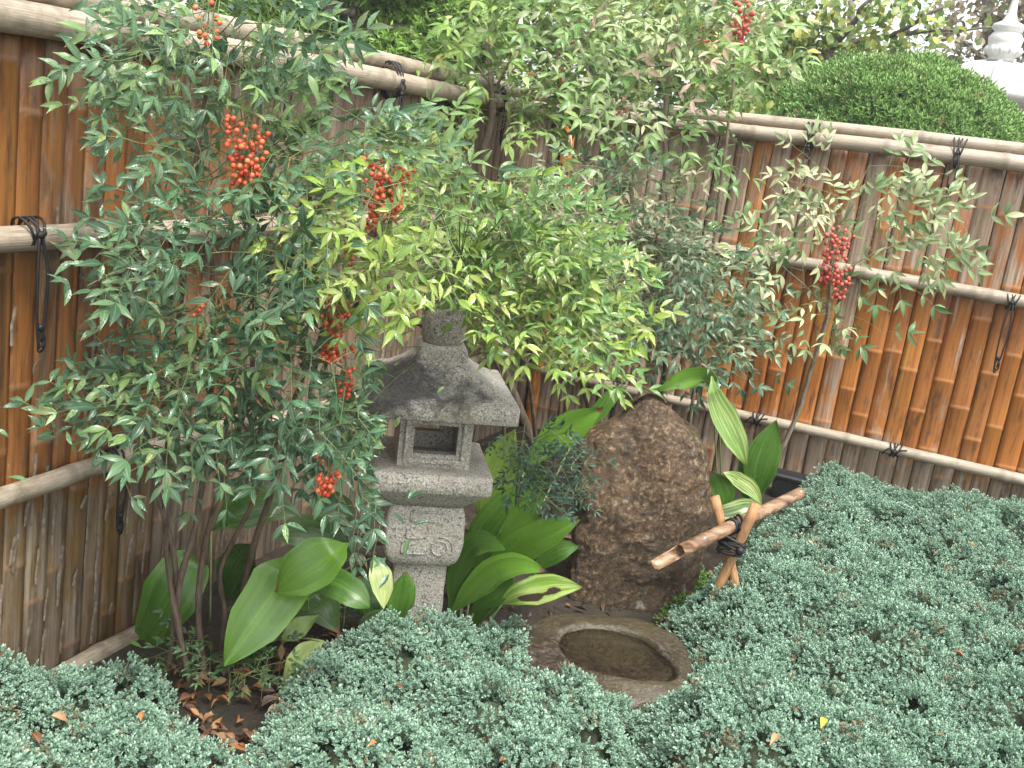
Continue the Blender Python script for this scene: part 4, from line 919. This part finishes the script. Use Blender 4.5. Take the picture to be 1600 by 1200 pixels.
aspidistra('variegated aspidistra with cream striped leaves behind the rock', gz(1150, 850), [
    ([(1122, 625), (1110, 592), (1085, 588), (1055, 596), (1022, 614)], [3.5, 3.47, 3.44, 3.42, 3.4], 36, G1, dict(turn=.5)),
    ([(1112, 588), (1118, 620), (1138, 662), (1155, 698), (1167, 730)], [3.45, 3.38, 3.34, 3.32, 3.3], 40, (.14, .26, .045), dict(stripe=.35)),
    ([(1178, 790), (1185, 745), (1198, 700), (1214, 655)], [3.5, 3.5, 3.5, 3.5], 54, G2, dict(turn=.2)), ([(1135, 810), (1130, 780), (1122, 755), (1116, 738)], [3.4, 3.4, 3.4, 3.4], 42, G2, {}),
    ([(1192, 792), (1175, 765), (1152, 748), (1130, 738)], [3.3, 3.3, 3.3, 3.3], 26, (.14, .26, .045), dict(stripe=.55)), ([(1200, 800), (1170, 790), (1130, 800), (1105, 790)], [3.4, 3.38, 3.36, 3.35], 26, G2, dict(stripe=.4)), ([(1165, 790), (1166, 760), (1162, 735), (1155, 715)], [3.55, 3.55, 3.55, 3.55], 30, G3, {})])

# ------------------------------------------------------------------ juniper cushions
def sprig(seed, ntuft=15, nn=9, L=.05, nl=.0056, nw=.0027, spread=.85):
    r = np.random.default_rng(seed); V = []; F = []; S = []
    for k in range(ntuft):
        u = 1 if k == 0 else r.uniform(.35, .95); a = r.uniform(0, 6.28); tilt = 0 if k == 0 else spread * r.uniform(.5, 1.3); c = V3(0, 0, L * u * .75) + (0 if k == 0 else 1) * L * .3 * V3(math.cos(a), math.sin(a), .35)
        ax = unit(V3(math.cos(a) * tilt, math.sin(a) * tilt, 1))
        A = unit(np.cross(ax, V3(.3, .7, .2))); B = np.cross(ax, A)
        for j in range(nn):
            b = 6.28 * j / nn * 1.62 + r.uniform(-.4, .4); h = j / nn; el = .35 + .95 * h + r.uniform(-.15, .15)
            d = unit((A * math.cos(b) + B * math.sin(b)) * math.cos(el) + ax * math.sin(el)); p = c + ax * (nl * 1.5 * (h - .5)); s = unit(np.cross(d, ax + V3(.01, 0, 0))); l = nl * r.uniform(.8, 1.25); i = len(V)
            V += [p - s * nw * .5, p + s * nw * .5, p + d * l * .6 + s * nw * .55, p + d * l, p + d * l * .6 - s * nw * .55]
            F += [(i, i + 1, i + 2), (i, i + 2, i + 4), (i + 4, i + 2, i + 3)]; S += [.15 * u, .15 * u, .45 * u + .25 * h, u * .75 + .25 * h, .45 * u + .25 * h]
    return np.array(V), np.array(F), np.array(S)
def scatter(name, parent, org, pos, nrm, sc, variants, mat, seed):
    """tens of thousands of alike sprigs: geometry nodes put them on the points of this one object"""
    r = np.random.default_rng(seed); n = len(pos); Z = unit(nrm); X = unit(np.cross(Z, r.normal(size=(n, 3)))); Y = np.cross(Z, X)
    eul = np.stack([np.arctan2(Y[:, 2], Z[:, 2]), np.arcsin(np.clip(-X[:, 2], -1, 1)), np.arctan2(X[:, 1], X[:, 0])], -1)
    me = bpy.data.meshes.new(name); me.vertices.add(n); me.vertices.foreach_set('co', (np.asarray(pos) - org).astype(np.float32).ravel())
    me.attributes.new('turn', 'FLOAT_VECTOR', 'POINT').data.foreach_set('vector', eul.astype(np.float32).ravel())
    me.attributes.new('size', 'FLOAT', 'POINT').data.foreach_set('value', np.asarray(sc, np.float32))
    me.attributes.new('vary', 'FLOAT', 'POINT').data.foreach_set('value', r.random(n).astype(np.float32))
    me.attributes.new('pick', 'INT', 'POINT').data.foreach_set('value', r.integers(0, len(variants), n).astype(np.int32)); me.materials.append(mat)
    ng = bpy.data.node_groups.new(name, 'GeometryNodeTree'); ng.interface.new_socket('Geometry', in_out='INPUT', socket_type='NodeSocketGeometry'); ng.interface.new_socket('Geometry', in_out='OUTPUT', socket_type='NodeSocketGeometry')
    N = lambda t: ng.nodes.new(t); gi, go = N('NodeGroupInput'), N('NodeGroupOutput'); ip = N('GeometryNodeInstanceOnPoints'); jn = N('GeometryNodeGeometryToInstance')
    for q, (V, F, S) in reversed(list(enumerate(variants))):
        src = bpy.data.objects.new('sprig', mesh_np('sprig', V, F, mat, False, {'shade': S})); oi = N('GeometryNodeObjectInfo'); oi.inputs['Object'].default_value = src; oi.inputs['As Instance'].default_value = False
        ng.links.new(oi.outputs['Geometry'], jn.inputs[0])
    def at(nm, ty, out):
        a = N('GeometryNodeInputNamedAttribute'); a.data_type = ty; a.inputs['Name'].default_value = nm; return a.outputs['Attribute']
    er = N('FunctionNodeEulerToRotation'); ng.links.new(at('turn', 'FLOAT_VECTOR', 0), er.inputs[0])
    ip.inputs['Pick Instance'].default_value = True
    ng.links.new(gi.outputs[0], ip.inputs['Points']); ng.links.new(jn.outputs[0], ip.inputs['Instance']); ng.links.new(at('pick', 'INT', 0), ip.inputs['Instance Index']); ng.links.new(er.outputs[0], ip.inputs['Rotation']); ng.links.new(at('size', 'FLOAT', 0), ip.inputs['Scale']); ng.links.new(ip.outputs[0], go.inputs[0])
    o = link(name, me, parent, kind='stuff'); o.modifiers.new('sprigs', 'NODES').node_group = ng; return o
JUN = [sprig(k) for k in range(6)]
def juniper(label, poly, hmax, step, seed, ramp=.13, hmin=.035, mat=None):
    r = np.random.default_rng(seed); poly = [tuple(p[:2]) for p in poly]; A = np.array(poly); lo, hi = A.min(0), A.max(0); c = A.mean(0); org = V3(c[0], c[1], 0)
    t = thing('juniper_shrub', label, 'shrub', org, 'low blue-green junipers')
    E = np.concatenate([A, A[:1]])
    def edge(P):
        d = np.full(len(P), 9.0)
        for a, b in zip(E[:-1], E[1:]):
            ab = b - a; u = np.clip(((P - a) @ ab) / (ab @ ab), 0, 1); d = np.minimum(d, np.linalg.norm(P - (a + u[:, None] * ab), axis=1))
        return d
    def height(P):
        Q = np.concatenate([P, np.zeros((len(P), 1))], 1); d = edge(P); n1 = fbm(Q, 4.2, 3); pit = np.clip((.4 - fbm(Q + 31, 5.5, 2)) * 9, 0, 1); n2 = fbm(Q + 5, 13, 2)
        return hmin + (hmax * (1 - np.exp(-d / ramp)) + (n1 - .5) * .24 * np.clip(d / .15, 0, 1)) * (1 - .28 * pit) + ((n2 - .5) * .12 + (fbm(Q + 9, 26, 2) - .5) * .045) * np.clip(d / .05, 0, 1)
    X, Y = np.meshgrid(np.arange(lo[0], hi[0], step), np.arange(lo[1], hi[1], step)); P = np.stack([X.ravel(), Y.ravel()], -1) + r.uniform(-.6, .6, (X.size, 2)) * step
    P = P[[inside(poly, x, y) for x, y in P]]; q = np.array([proj((x, y, .1))[:2] for x, y in P]); P = P[(q[:, 1] < 1250) & (q[:, 0] > -60) & (q[:, 0] < 1680) | (r.random(len(P)) < .5)]; h = height(P); e = .02; gx = (height(P + [e, 0]) - h) / e; gy = (height(P + [0, e]) - h) / e
    N = unit(np.stack([-gx * 1.1, -gy * 1.1, np.ones(len(P))], -1) + r.normal(size=(len(P), 3)) * .42)
    pos = np.concatenate([P, (h - .045 + r.uniform(-.012, .012, len(P)))[:, None]], 1); sc = r.uniform(.75, 1.4, len(P))
    scatter('foliage', t, org, pos, N, sc, JUN, mat or M_jun, seed)
    nb = int(len(pos) * .012); ii = r.choice(len(pos), nb, replace=False); V0, F0, lp0 = leaf_shape(.4, .5, .2, seed=3); Zb = unit(N[ii] + r.normal(size=(nb, 3)) * .4); Xb = unit(np.cross(Zb, r.normal(size=(nb, 3)))); W, Fo = place(V0, F0, lp0, pos[ii] + [0, 0, .038], Xb, Zb, r.uniform(.008, .022, nb)); cc = np.array([(.26, .13, .06), (.16, .07, .035), (.4, .27, .14), (.3, .3, .12)])[r.integers(0, 4, nb)]
    link('caught_litter', mesh_np('caught_litter', W - org, Fo, M_dead, True, {'tint': np.repeat(cc, len(V0), 0), 'leafpos': np.tile([.5, .3, .5], (len(W), 1)), 'redtip': np.zeros(len(W))}), t, kind='stuff')
    # dark woody mat underneath
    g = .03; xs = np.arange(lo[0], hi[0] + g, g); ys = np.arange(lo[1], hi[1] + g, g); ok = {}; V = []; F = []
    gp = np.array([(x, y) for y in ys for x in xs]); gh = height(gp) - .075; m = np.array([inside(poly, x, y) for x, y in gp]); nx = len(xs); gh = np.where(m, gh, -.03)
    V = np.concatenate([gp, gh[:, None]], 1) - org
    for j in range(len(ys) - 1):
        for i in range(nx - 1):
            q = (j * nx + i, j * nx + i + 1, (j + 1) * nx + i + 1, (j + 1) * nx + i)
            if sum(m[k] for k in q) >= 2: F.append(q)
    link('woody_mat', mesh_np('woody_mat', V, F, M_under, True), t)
    return height
fz = lambda x, y, off=.07: onplane(x, y, DL, -off)
zp = lambda pts, z: [onz(x, y, z) for x, y in pts]
farR = [fz(1262, 768), fz(1400, 780), fz(1600, 800), fz(1780, 820)]
# the broad cushion fills the corner towards the camera
hR = juniper('wide blue-green juniper cushion filling the right of the bed', zp([(1000, 1380), (985, 1170), (1000, 1112), (1070, 1080), (1090, 1030), (1085, 990), (1052, 945), (1120, 895), (1150, 850), (1215, 800)], .1) + farR + zp([(1900, 1100), (1900, 1380)], .1), .2, .0168, 21, .1)
hC = juniper('rounded blue-green juniper cushion in front of the lantern', zp([(380, 1380), (405, 1170), (425, 1110), (465, 1040), (500, 1003), (560, 995), (625, 970), (700, 975), (785, 958), (822, 975), (822, 1030), (855, 1056), (912, 1072), (962, 1100), (1015, 1122), (975, 1380)], .09), .12, .0165, 22, .07)
hL = juniper('small blue-green juniper cushion in the near left corner', zp([(-250, 1055), (-60, 1035), (110, 1050), (185, 1038), (250, 1048), (275, 1105), (330, 1150), (395, 1190), (370, 1380), (-250, 1380)], .07), .06, .0165, 23, .08)
# small soft green seedling juniper at the right foot of the rock
hS = juniper('small soft green juniper shoot at the right foot of the rock', zp([(1048, 930), (1060, 880), (1085, 860), (1110, 870), (1112, 915), (1080, 950)], .1), .1, .021, 24, .06, .03, M_dome)

# ------------------------------------------------------------------ litter and seedlings
def dead_leaf(seed):
    r = random.Random(seed); V, F, lp = leaf_shape(.48, .5 + r.random() * .6, r.uniform(-.4, .5), seed=seed); return V, F, lp
DEADC = np.array([(.26, .11, .045), (.16, .06, .028), (.36, .2, .09), (.085, .038, .022), (.42, .17, .05)])
def litter():
    r = np.random.default_rng(31); poly = [(235, 1060), (330, 1010), (480, 980), (560, 990), (480, 1050), (440, 1110), (420, 1220), (330, 1220), (300, 1130)]; VV = []; FF = []; T = []; LP = []; nb = 0
    for k in range(420):
        x, y = r.uniform(230, 560), r.uniform(980, 1230)
        if not inside(poly, x, y): continue
        V, F, lp = dead_leaf(int(r.integers(0, 6))); p = onz(x, y, r.uniform(.002, .02))[None]; Z = unit(V3(0, 0, 1) + r.normal(size=3) * .35)[None]; X = unit(np.cross(Z, r.normal(size=(1, 3)))); W, Fo = place(V, F, lp, p, X, Z, np.array([r.uniform(.025, .055)]))
        VV.append(W); FF.append(Fo + nb); nb += len(W); T.append(np.tile(DEADC[r.integers(0, 5)] * r.uniform(.5, 1.1), (len(V), 1))); LP.append(np.concatenate([lp, np.full((len(V), 1), r.random())], 1))
    for k in range(520):
        x, y = r.uniform(560, 1160), r.uniform(800, 1120); V, F, lp = dead_leaf(int(r.integers(0, 6))); p = onz(x, y, r.uniform(.0, .012))[None]; Z = unit(V3(0, 0, 1) + r.normal(size=3) * .4)[None]; X = unit(np.cross(Z, r.normal(size=(1, 3)))); W, Fo = place(V, F, lp, p, X, Z, np.array([r.uniform(.02, .05)]))
        VV.append(W); FF.append(Fo + nb); nb += len(W); T.append(np.tile(DEADC[r.integers(0, 4)] * r.uniform(.3, .8), (len(V), 1))); LP.append(np.concatenate([lp, np.full((len(V), 1), r.random())], 1))
    o = link('leaf_litter', mesh_np('leaf_litter', np.concatenate(VV), np.concatenate(FF), M_dead, True, {'tint': np.concatenate(T), 'leafpos': np.concatenate(LP), 'redtip': np.zeros(nb)}), kind='stuff')
    tag(o, 'brown dead leaves on the bare soil between the junipers', 'leaf litter')
    # green nandina seedlings coming up through it
    leaves = []; seg = []
    for k in range(34):
        x, y = r.uniform(225, 560), r.uniform(960, 1110)
        if not inside([(225, 1050), (330, 985), (470, 960), (560, 985), (480, 1050), (430, 1110), (330, 1100)], x, y): continue
        p = onz(x, y, 0); h = r.uniform(.03, .1); a = r.uniform(0, 6.28); d = V3(math.cos(a) * .8, math.sin(a) * .8 - .4, .35); seg.append((bez([p, p + V3(0, 0, h * .6), p + V3(0, 0, h)], 5), .0012, .001)); frond(r, p + V3(0, 0, h), d, unit(V3(0, -.4, 1)), r.uniform(.07, .12), .026, leaves, seg, .8)
    pos = np.array([a[0] for a in leaves]); X = np.array([a[1] for a in leaves]); Z = np.array([a[2] for a in leaves]); sc = np.array([a[3] for a in leaves]); V, F, lp = LEAFS[1]; W, Fo = place(V, F, lp, pos, X, Z, sc); tv = np.array([(.05, .12, .04), (.07, .16, .05), (.1, .19, .05)])[r.integers(0, 3, len(pos))]
    o = link('seedlings', mesh_np('seedlings', W, Fo, M_leaf, True, {'tint': np.repeat(tv, len(V), 0), 'leafpos': np.concatenate([np.tile(lp, (len(pos), 1)), np.full((len(W), 1), .5)], 1), 'redtip': np.zeros(len(W))}), kind='stuff'); tag(o, 'tiny green nandina seedlings sprouting from the leaf litter', 'seedlings')
    b = MB()
    for P, a, c in seg: b.tube(P, np.linspace(a, c, len(P)), 3, False)
    link('seedling_stems', b.mesh('seedling_stems', M_stalk, True), o, kind='stuff')
litter()
def fallen():
    M = [(80, 1118, hL, 2, .04, 'tan fallen leaf lying on the small left juniper'), (42, 1178, hL, 0, .036, 'reddish brown fallen leaf low on the small left juniper'), (62, 1162, hL, 1, .04, 'dark brown curled leaf beside the reddish leaf on the small left juniper'), (222, 1112, hL, 4, .03, 'orange fallen leaf at the inner side of the small left juniper'), (192, 1146, hL, 2, .018, 'tiny tan leaf low on the small left juniper'),
         (590, 1162, hC, 4, .03, 'orange curled leaf at the left front of the middle juniper'), (780, 1190, hC, 0, .034, 'brown fallen leaf at the front edge of the middle juniper'), (735, 1196, hC, 2, .028, 'pale tan fallen leaf at the front edge of the middle juniper'), (670, 993, hC, 0, .035, 'brown fallen leaf beside the foot of the lantern'), (616, 1070, hC, 1, .03, 'dark red brown leaf in the middle of the middle juniper'),
         (1522, 850, hR, 4, .075, 'long orange dead leaf on the far part of the right juniper'), (1288, 1122, hR, 6, .034, 'bright yellow fallen leaf on the right juniper'), (1215, 1148, hR, 2, .036, 'tan narrow leaf standing up below the yellow leaf'), (1240, 1105, hR, 1, .03, 'dark brown leaf beside the yellow leaf on the right juniper'), (1506, 1026, hR, 0, .045, 'reddish fallen leaf at the right side of the right juniper'), (1496, 1100, hR, 5, .03, 'cream fallen leaf low on the right juniper'), (1270, 850, hR, 5, .022, 'small cream leaf on the right juniper near the spout'), (1130, 1192, hR, 1, .03, 'brown leaf at the bottom edge of the right juniper')]
    C = np.concatenate([DEADC, [(.5, .36, .2), (.75, .55, .05)]])
    for k, (x, y, hf, ci, l, lab) in enumerate(M):
        p = onz(x, y, .1)
        for _ in range(6): p = onz(x, y, float(hf(p[None, :2])[0]) + .012)
        V, F, lp = dead_leaf(k % 6); me = mesh_np('fallen_leaf', V * l, F, M_dead, True, {'tint': np.tile(C[ci], (len(V), 1)), 'leafpos': np.concatenate([lp, np.full((len(V), 1), .5)], 1), 'redtip': np.zeros(len(V))})
        o = link('fallen_leaf', me, loc=tuple(p)); r = random.Random(k + 2); o.rotation_euler = (r.uniform(-.6, .2) + .3, r.uniform(-.6, .4), r.uniform(0, 6.28)); tag(o, lab, 'fallen leaf', 'fallen leaves on the junipers')
    # curled oak-like dead leaf beside the basin
    p = onz(1100, 1016, .07); b = MB(); r = random.Random(9)
    for j in range(9):
        a = 6.28 * j / 9; d = V3(math.cos(a), math.sin(a) * .7, 0); s = V3(-d[1], d[0], 0); ln = r.uniform(.016, .03); z = r.uniform(.004, .016)
        b.add([V3(0, 0, 0), d * ln * .5 + s * .006 + V3(0, 0, z * .4), d * ln + V3(0, 0, z), d * ln * .5 - s * .006 + V3(0, 0, z * .4)], [(0, 1, 2, 3)])
    tag(link('fallen_leaf', b.mesh('fallen_leaf', mat_plain('tan_dead_leaf', (.5, .34, .2), .7, .3, 40), True), loc=tuple(p)), 'crumpled pale tan leaf at the right rim of the basin', 'fallen leaf', 'fallen leaves on the junipers')
fallen()

# ------------------------------------------------------------------ beyond the fence
def build_dome():
    Y = 7.4; T = onY(1398, 112, Y); Lp = onY(1216, 175, Y); Rp = onY(1592, 195, Y); rx = np.linalg.norm(Rp - Lp) / 2 * 1.03; c = V3((Lp[0] + Rp[0]) / 2 - .04, Y, 0); zt = T[2]; zc = min(Lp[2], Rp[2]) - .25; rz = zt - zc
    t = thing('clipped_conifer', 'clipped bright green dome shaped conifer behind the orange fence', 'shrub', c); r = np.random.default_rng(41)
    n = 20000; d = unit(r.normal(size=(n, 3))); d = d[d[:, 2] > -.75]; R = V3(rx, rx, rz); pos = d * R + V3(0, 0, zc); bmp = (fbm(pos + c, 6, 3) - .5) * .2; pos = pos * V3(1, 1, 1) + unit(d / R) * (bmp - .05)[:, None]; pos = pos[pos[:, 2] > .05]; d = d[:len(pos)] if len(d) != len(pos) else d
    N = unit((pos - V3(0, 0, zc)) / R ** 2); N = unit(N * .6 + V3(0, 0, 1.1) + r.normal(size=(len(pos), 3)) * .35)
    var = [sprig(60 + k, 6, 7, .15, .022, .0065, .2) for k in range(4)]
    scatter('foliage', t, V3(0, 0, 0), pos, N, r.uniform(.7, 1.3, len(pos)), var, M_dome, 42)
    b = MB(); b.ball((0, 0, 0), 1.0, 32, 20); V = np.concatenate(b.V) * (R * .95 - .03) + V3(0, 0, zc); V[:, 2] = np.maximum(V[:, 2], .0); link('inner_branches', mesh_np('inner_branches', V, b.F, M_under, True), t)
    link('trunk', MB().tube([(0, 0, -.05), (0, 0, .4), (.02, 0, max(.5, zc))], [.07, .06, .05], 9).mesh('trunk', M_bark), t)
build_dome()
def build_big_lantern():
    Y = 9.2; c = onY(1572, 60, Y); k = np.linalg.norm(c - CAM) / FOC; cz = c[2]; org = V3(c[0] + .0, c[1], 0); m = k
    P = lambda y: onY(1572, y, Y)[2]
    t = thing('stone_lantern', 'tall pale stone lantern with bulbous finial beyond the fence', 'lantern', org)
    def lathe(name, prof, n=28, ribs=0, amp=0.0, mat=M_white, par=None):
        R = []
        for r_, z in prof: R.append(np.array([(r_ * (1 + amp * math.cos(ribs * a)) * math.cos(a), r_ * (1 + amp * math.cos(ribs * a)) * math.sin(a), z) for a in np.linspace(0, 2 * math.pi, n + 1)[:-1]]))
        return link(name, MB().loft(R).mesh(name, mat, True), par or t)
    w_ = lambda px: px * k
    fin = lathe('finial', [(w_(15), P(98)), (w_(17), P(95)), (w_(17), P(90)), (w_(22), P(86)), (w_(23), P(78)), (w_(20), P(74)), (w_(21), P(68)), (w_(22), P(60)), (w_(19), P(55)), (w_(16), P(50)), (w_(21), P(44)), (w_(19), P(38)), (w_(9), P(32)), (w_(6), P(20)), (w_(4), P(0)), (w_(2), P(-25))], 32)
    b = MB()
    for j in range(12):
        a = 2 * math.pi * j / 12; b.tube([V3(math.cos(a) * w_(q), math.sin(a) * w_(q), P(y)) for q, y in ((20, 86), (23.2, 80), (20.5, 75))], w_(2.4), 6)
    link('finial_petals', b.mesh('finial_petals', M_white), fin)
    prof = [(w_(12), P(172)), (w_(66), P(168)), (w_(78), P(160)), (w_(80), P(150)), (w_(72), P(136)), (w_(58), P(122)), (w_(40), P(110)), (w_(24), P(102)), (w_(14), P(98))]
    roof = lathe('roof', prof, 36)
    b = MB()
    for j in range(6):
        a = 2 * math.pi * j / 6 - .95; b.tube(np.array([V3(math.cos(a) * w_(q), math.sin(a) * w_(q), P(y)) for q, y in ((20, 103), (42, 110), (60, 121), (74, 134), (83, 148), (86, 152), (84, 143))]), w_(5), 8)
    link('roof_ribs', b.mesh('roof_ribs', M_white), roof)
    lathe('firebox', [(w_(42), P(240)), (w_(42), P(171))], 6, mat=mat_plain('shade_painted_stone', (.4, .38, .33), .8, .2)); lathe('platform', [(w_(30), P(275)), (w_(62), P(258)), (w_(64), P(242)), (w_(44), P(239))], 6)  # firebox stone is a darker copy, the shade under the roof put into its colour
    z0 = P(276); lathe('shaft', [(w_(36), .25), (w_(28), .3), (w_(26), z0 * .6), (w_(28), z0 + .01)], 20); lathe('base', [(w_(70), -.02), (w_(70), .12), (w_(50), .24), (w_(36), .252)], 6)
build_big_lantern()
def leaf_card(seed):
    V, F, lp = leaf_shape(.5, .25, .15, 4, seed); return V[:15], F[:8], lp[:15]
def tree(name, label, cat, foot, trunk, limbs, blobs, size, pal, seed, bark=None, conifer=False):
    """blobs: (pixel x, y, Y, rx, ry, count) clouds of foliage round the limbs"""
    r = np.random.default_rng(seed); org = V3(foot[0], foot[1], 0); t = thing(name, label, cat, org, 'trees and shrubs beyond the fence')
    P = bez(trunk, 14); link('trunk', MB().tube(P, np.linspace(.11, .05, 14) if not conifer else np.linspace(.1, .04, 14), 9).mesh('trunk', bark or M_bark, True, org), t)
    for L_, r0 in limbs:
        Q = bez(L_, 14); Q = Q + (np.stack([fbm(Q + q, 3, 2) for q in range(3)], -1) - .5) * .12 * np.linspace(.0, 1, 14)[:, None]; link('limb', MB().tube(Q, np.linspace(r0, r0 * .35, 14), 7).mesh('limb', bark or M_bark, True, org), t)
    pos = []
    for x, y, Y, rx, ry, cnt in blobs:
        c = onY(x, y, Y); k = np.linalg.norm(c - CAM) / FOC; u = unit(r.normal(size=(cnt, 3))) * (r.random((cnt, 1)) ** .45); p = c + u[:, :1] * Rt * rx * k + u[:, 1:2] * Up * ry * k + u[:, 2:] * Fw * max(rx, ry) * k * .7
        keep = fbm(p, 1.9, 3) + r.normal(size=cnt) * .05 > .44; pos.append(p[keep])
    pos = np.concatenate(pos); n = len(pos)
    if conifer:
        N = unit(r.normal(size=(n, 3)) * .6 + V3(0, -.3, .5)); scatter('crown', t, org, pos, N, r.uniform(.7, 1.4, n), [sprig(80 + k, 4, 7, size, size * .22, size * .06, .7) for k in range(4)], M_con, seed); return
    VV = []; FF = []; T = []; LP = []; nb = 0; pick = r.integers(0, 4, n); X = unit(r.normal(size=(n, 3)) + V3(0, 0, -.5)); Z = unit(r.normal(size=(n, 3)) * .6 + V3(0, -.5, .8)); Z = unit(Z - X * np.einsum('ij,ij->i', X, Z)[:, None]); pal = np.array(pal)
    for q in range(4):
        ii = np.where(pick == q)[0]; V, F, lp = leaf_card(q); W, Fo = place(V, F, lp, pos[ii], X[ii], Z[ii], r.uniform(.6, 1.2, len(ii)) * size); VV.append(W - org); FF.append(Fo + nb); nb += len(W)
        T.append(np.repeat(pal[r.integers(0, len(pal), len(ii))] * r.uniform(.75, 1.2, (len(ii), 1)), len(V), 0)); LP.append(np.tile(np.array([0, 0, .5]), (len(W), 1)) + np.concatenate([np.tile(lp, (len(ii), 1)), np.zeros((len(W), 1))], 1))
    link('crown', mesh_np('crown', np.concatenate(VV), np.concatenate(FF), M_tree, True, {'tint': np.concatenate(T), 'leafpos': np.concatenate(LP), 'redtip': np.zeros(nb)}), t, kind='stuff')
Yt = 8.6; g_ = lambda x, Y: V3(onY(x, 300, Y)[0], Y, -.05)
pts = lambda *a, Y=Yt: [onY(x, y, Y + (q[0] if q else 0)) for x, y, *q in a]
tree('magnolia_tree', 'spreading yellow-green tree with grey limbs above the dome conifer', 'tree', g_(1270, Yt), [g_(1270, Yt)] + pts((1278, 200), (1290, 110), (1296, 70)), [
    (pts((1288, 110), (1330, 72), (1362, 63), (1409, 52, -.2), (1484, 11, -.4)), .035), (pts((1400, 54, -.2), (1450, 52, -.3), (1545, 50, -.5)), .022), (pts((1409, 50, -.2), (1415, 20, -.2), (1428, -20, -.2)), .018), (pts((1296, 80), (1340, 30, -.3), (1350, 8, -.4), (1400, -30, -.5)), .028), (pts((1290, 100), (1262, 70, .2), (1230, 40, .3), (1200, -10, .4)), .026), (pts((1282, 150), (1240, 130, .2), (1190, 120, .3)), .02), (pts((1285, 130), (1380, 85, .3), (1440, 70, .5)), .016)],
    [(1230, 70, Yt, 80, 80, 700), (1290, 20, Yt, 110, 50, 520), (1340, 80, Yt - .1, 80, 30, 200), (1420, 20, Yt - .3, 70, 40, 170), (1180, 120, Yt + .2, 90, 60, 600), (1480, 40, Yt - .4, 60, 35, 80), (1400, 85, Yt + .3, 60, 16, 90)], .1, [(.18, .3, .06), (.26, .38, .09), (.34, .42, .12), (.48, .45, .09), (.13, .23, .05)], 51)
tree('conifer_tree', 'dense dark green conifer behind the left fence top', 'tree', g_(560, 7.0), [g_(560, 7.0)] + pts((560, 120), (555, 40), (550, -60), Y=7.0), [(pts((555, 60), (620, 40), (680, 45), Y=6.9), .03), (pts((556, 20), (480, 10), (430, 20), Y=6.9), .03)],
    [(560, 30, 7.0, 190, 110, 5200), (640, -10, 7.0, 150, 70, 2200), (440, 0, 7.0, 120, 80, 2200), (720, 60, 7.3, 90, 80, 1600)], .16, [(.05, .1, .02)], 52, conifer=True)
tree('bushy_tree', 'bright yellow-green bushy tree behind the fence corner', 'tree', g_(930, 7.6), [g_(930, 7.6)] + pts((930, 180), (935, 100), (940, 0), Y=7.6), [(pts((932, 120), (1000, 80), (1080, 60), Y=7.5), .03), (pts((934, 90), (860, 60), (800, 40), Y=7.5), .03)],
    [(900, 110, 7.6, 150, 90, 1900), (1050, 100, 7.7, 140, 100, 1800), (960, 0, 7.8, 220, 70, 1500), (760, 40, 7.9, 140, 90, 1300), (1160, 190, 7.2, 60, 30, 260)], .11, [(.22, .34, .06), (.32, .43, .09), (.42, .46, .13), (.14, .25, .05)], 53)
tree('bare_tree', 'thin brownish tree with sparse leaves behind the pale lantern', 'tree', g_(1560, 12.5), [g_(1560, 12.5)] + pts((1550, 150), (1545, 60), (1540, -40), Y=12.5), [(pts((1548, 100), (1500, 60), (1470, 30), Y=12.4), .03), (pts((1546, 60), (1590, 20), (1620, -20), Y=12.4), .03), (pts((1549, 130), (1590, 100), (1640, 60), Y=12.4), .03)],
    [(1500, 40, 12.5, 70, 60, 420), (1590, 20, 12.5, 60, 60, 520), (1600, 120, 12.6, 50, 60, 420), (1490, 110, 12.8, 60, 30, 300)], .13, [(.2, .17, .1), (.26, .2, .13), (.2, .24, .09), (.3, .22, .14)], 54)
tree('far_tree', 'pale hazy green tree far behind the dome conifer', 'tree', g_(1330, 16.0), [g_(1330, 16.0)] + pts((1330, 150), (1330, 60), (1330, 0), Y=16.0), [], [(1300, 130, 16, 130, 50, 1100), (1420, 110, 16, 120, 30, 420), (1150, 100, 16, 150, 110, 1800), (1560, 190, 16, 100, 30, 500)], .2, [(.14, .2, .07), (.2, .25, .1), (.1, .15, .06)], 55)

# ------------------------------------------------------------------ thin haze volume, added to imitate the veil of a fogged lens
def build_haze():
    m = bpy.data.materials.new('lens_veil'); m.use_nodes = True; n = m.node_tree; n.nodes.remove(n.nodes['Principled BSDF']); v = n.nodes.new('ShaderNodeVolumePrincipled')
    v.inputs['Color'].default_value = (.96, .98, 1, 1); v.inputs['Density'].default_value = HAZE; v.inputs['Anisotropy'].default_value = .2
    n.links.new(v.outputs[0], n.nodes['Material Output'].inputs['Volume'])
    link('haze', MB().box((-420, -420, -1.1), (420, 920, 9.5)).mesh('haze', m, False), kind='stuff')
HAZE = .003
build_haze()
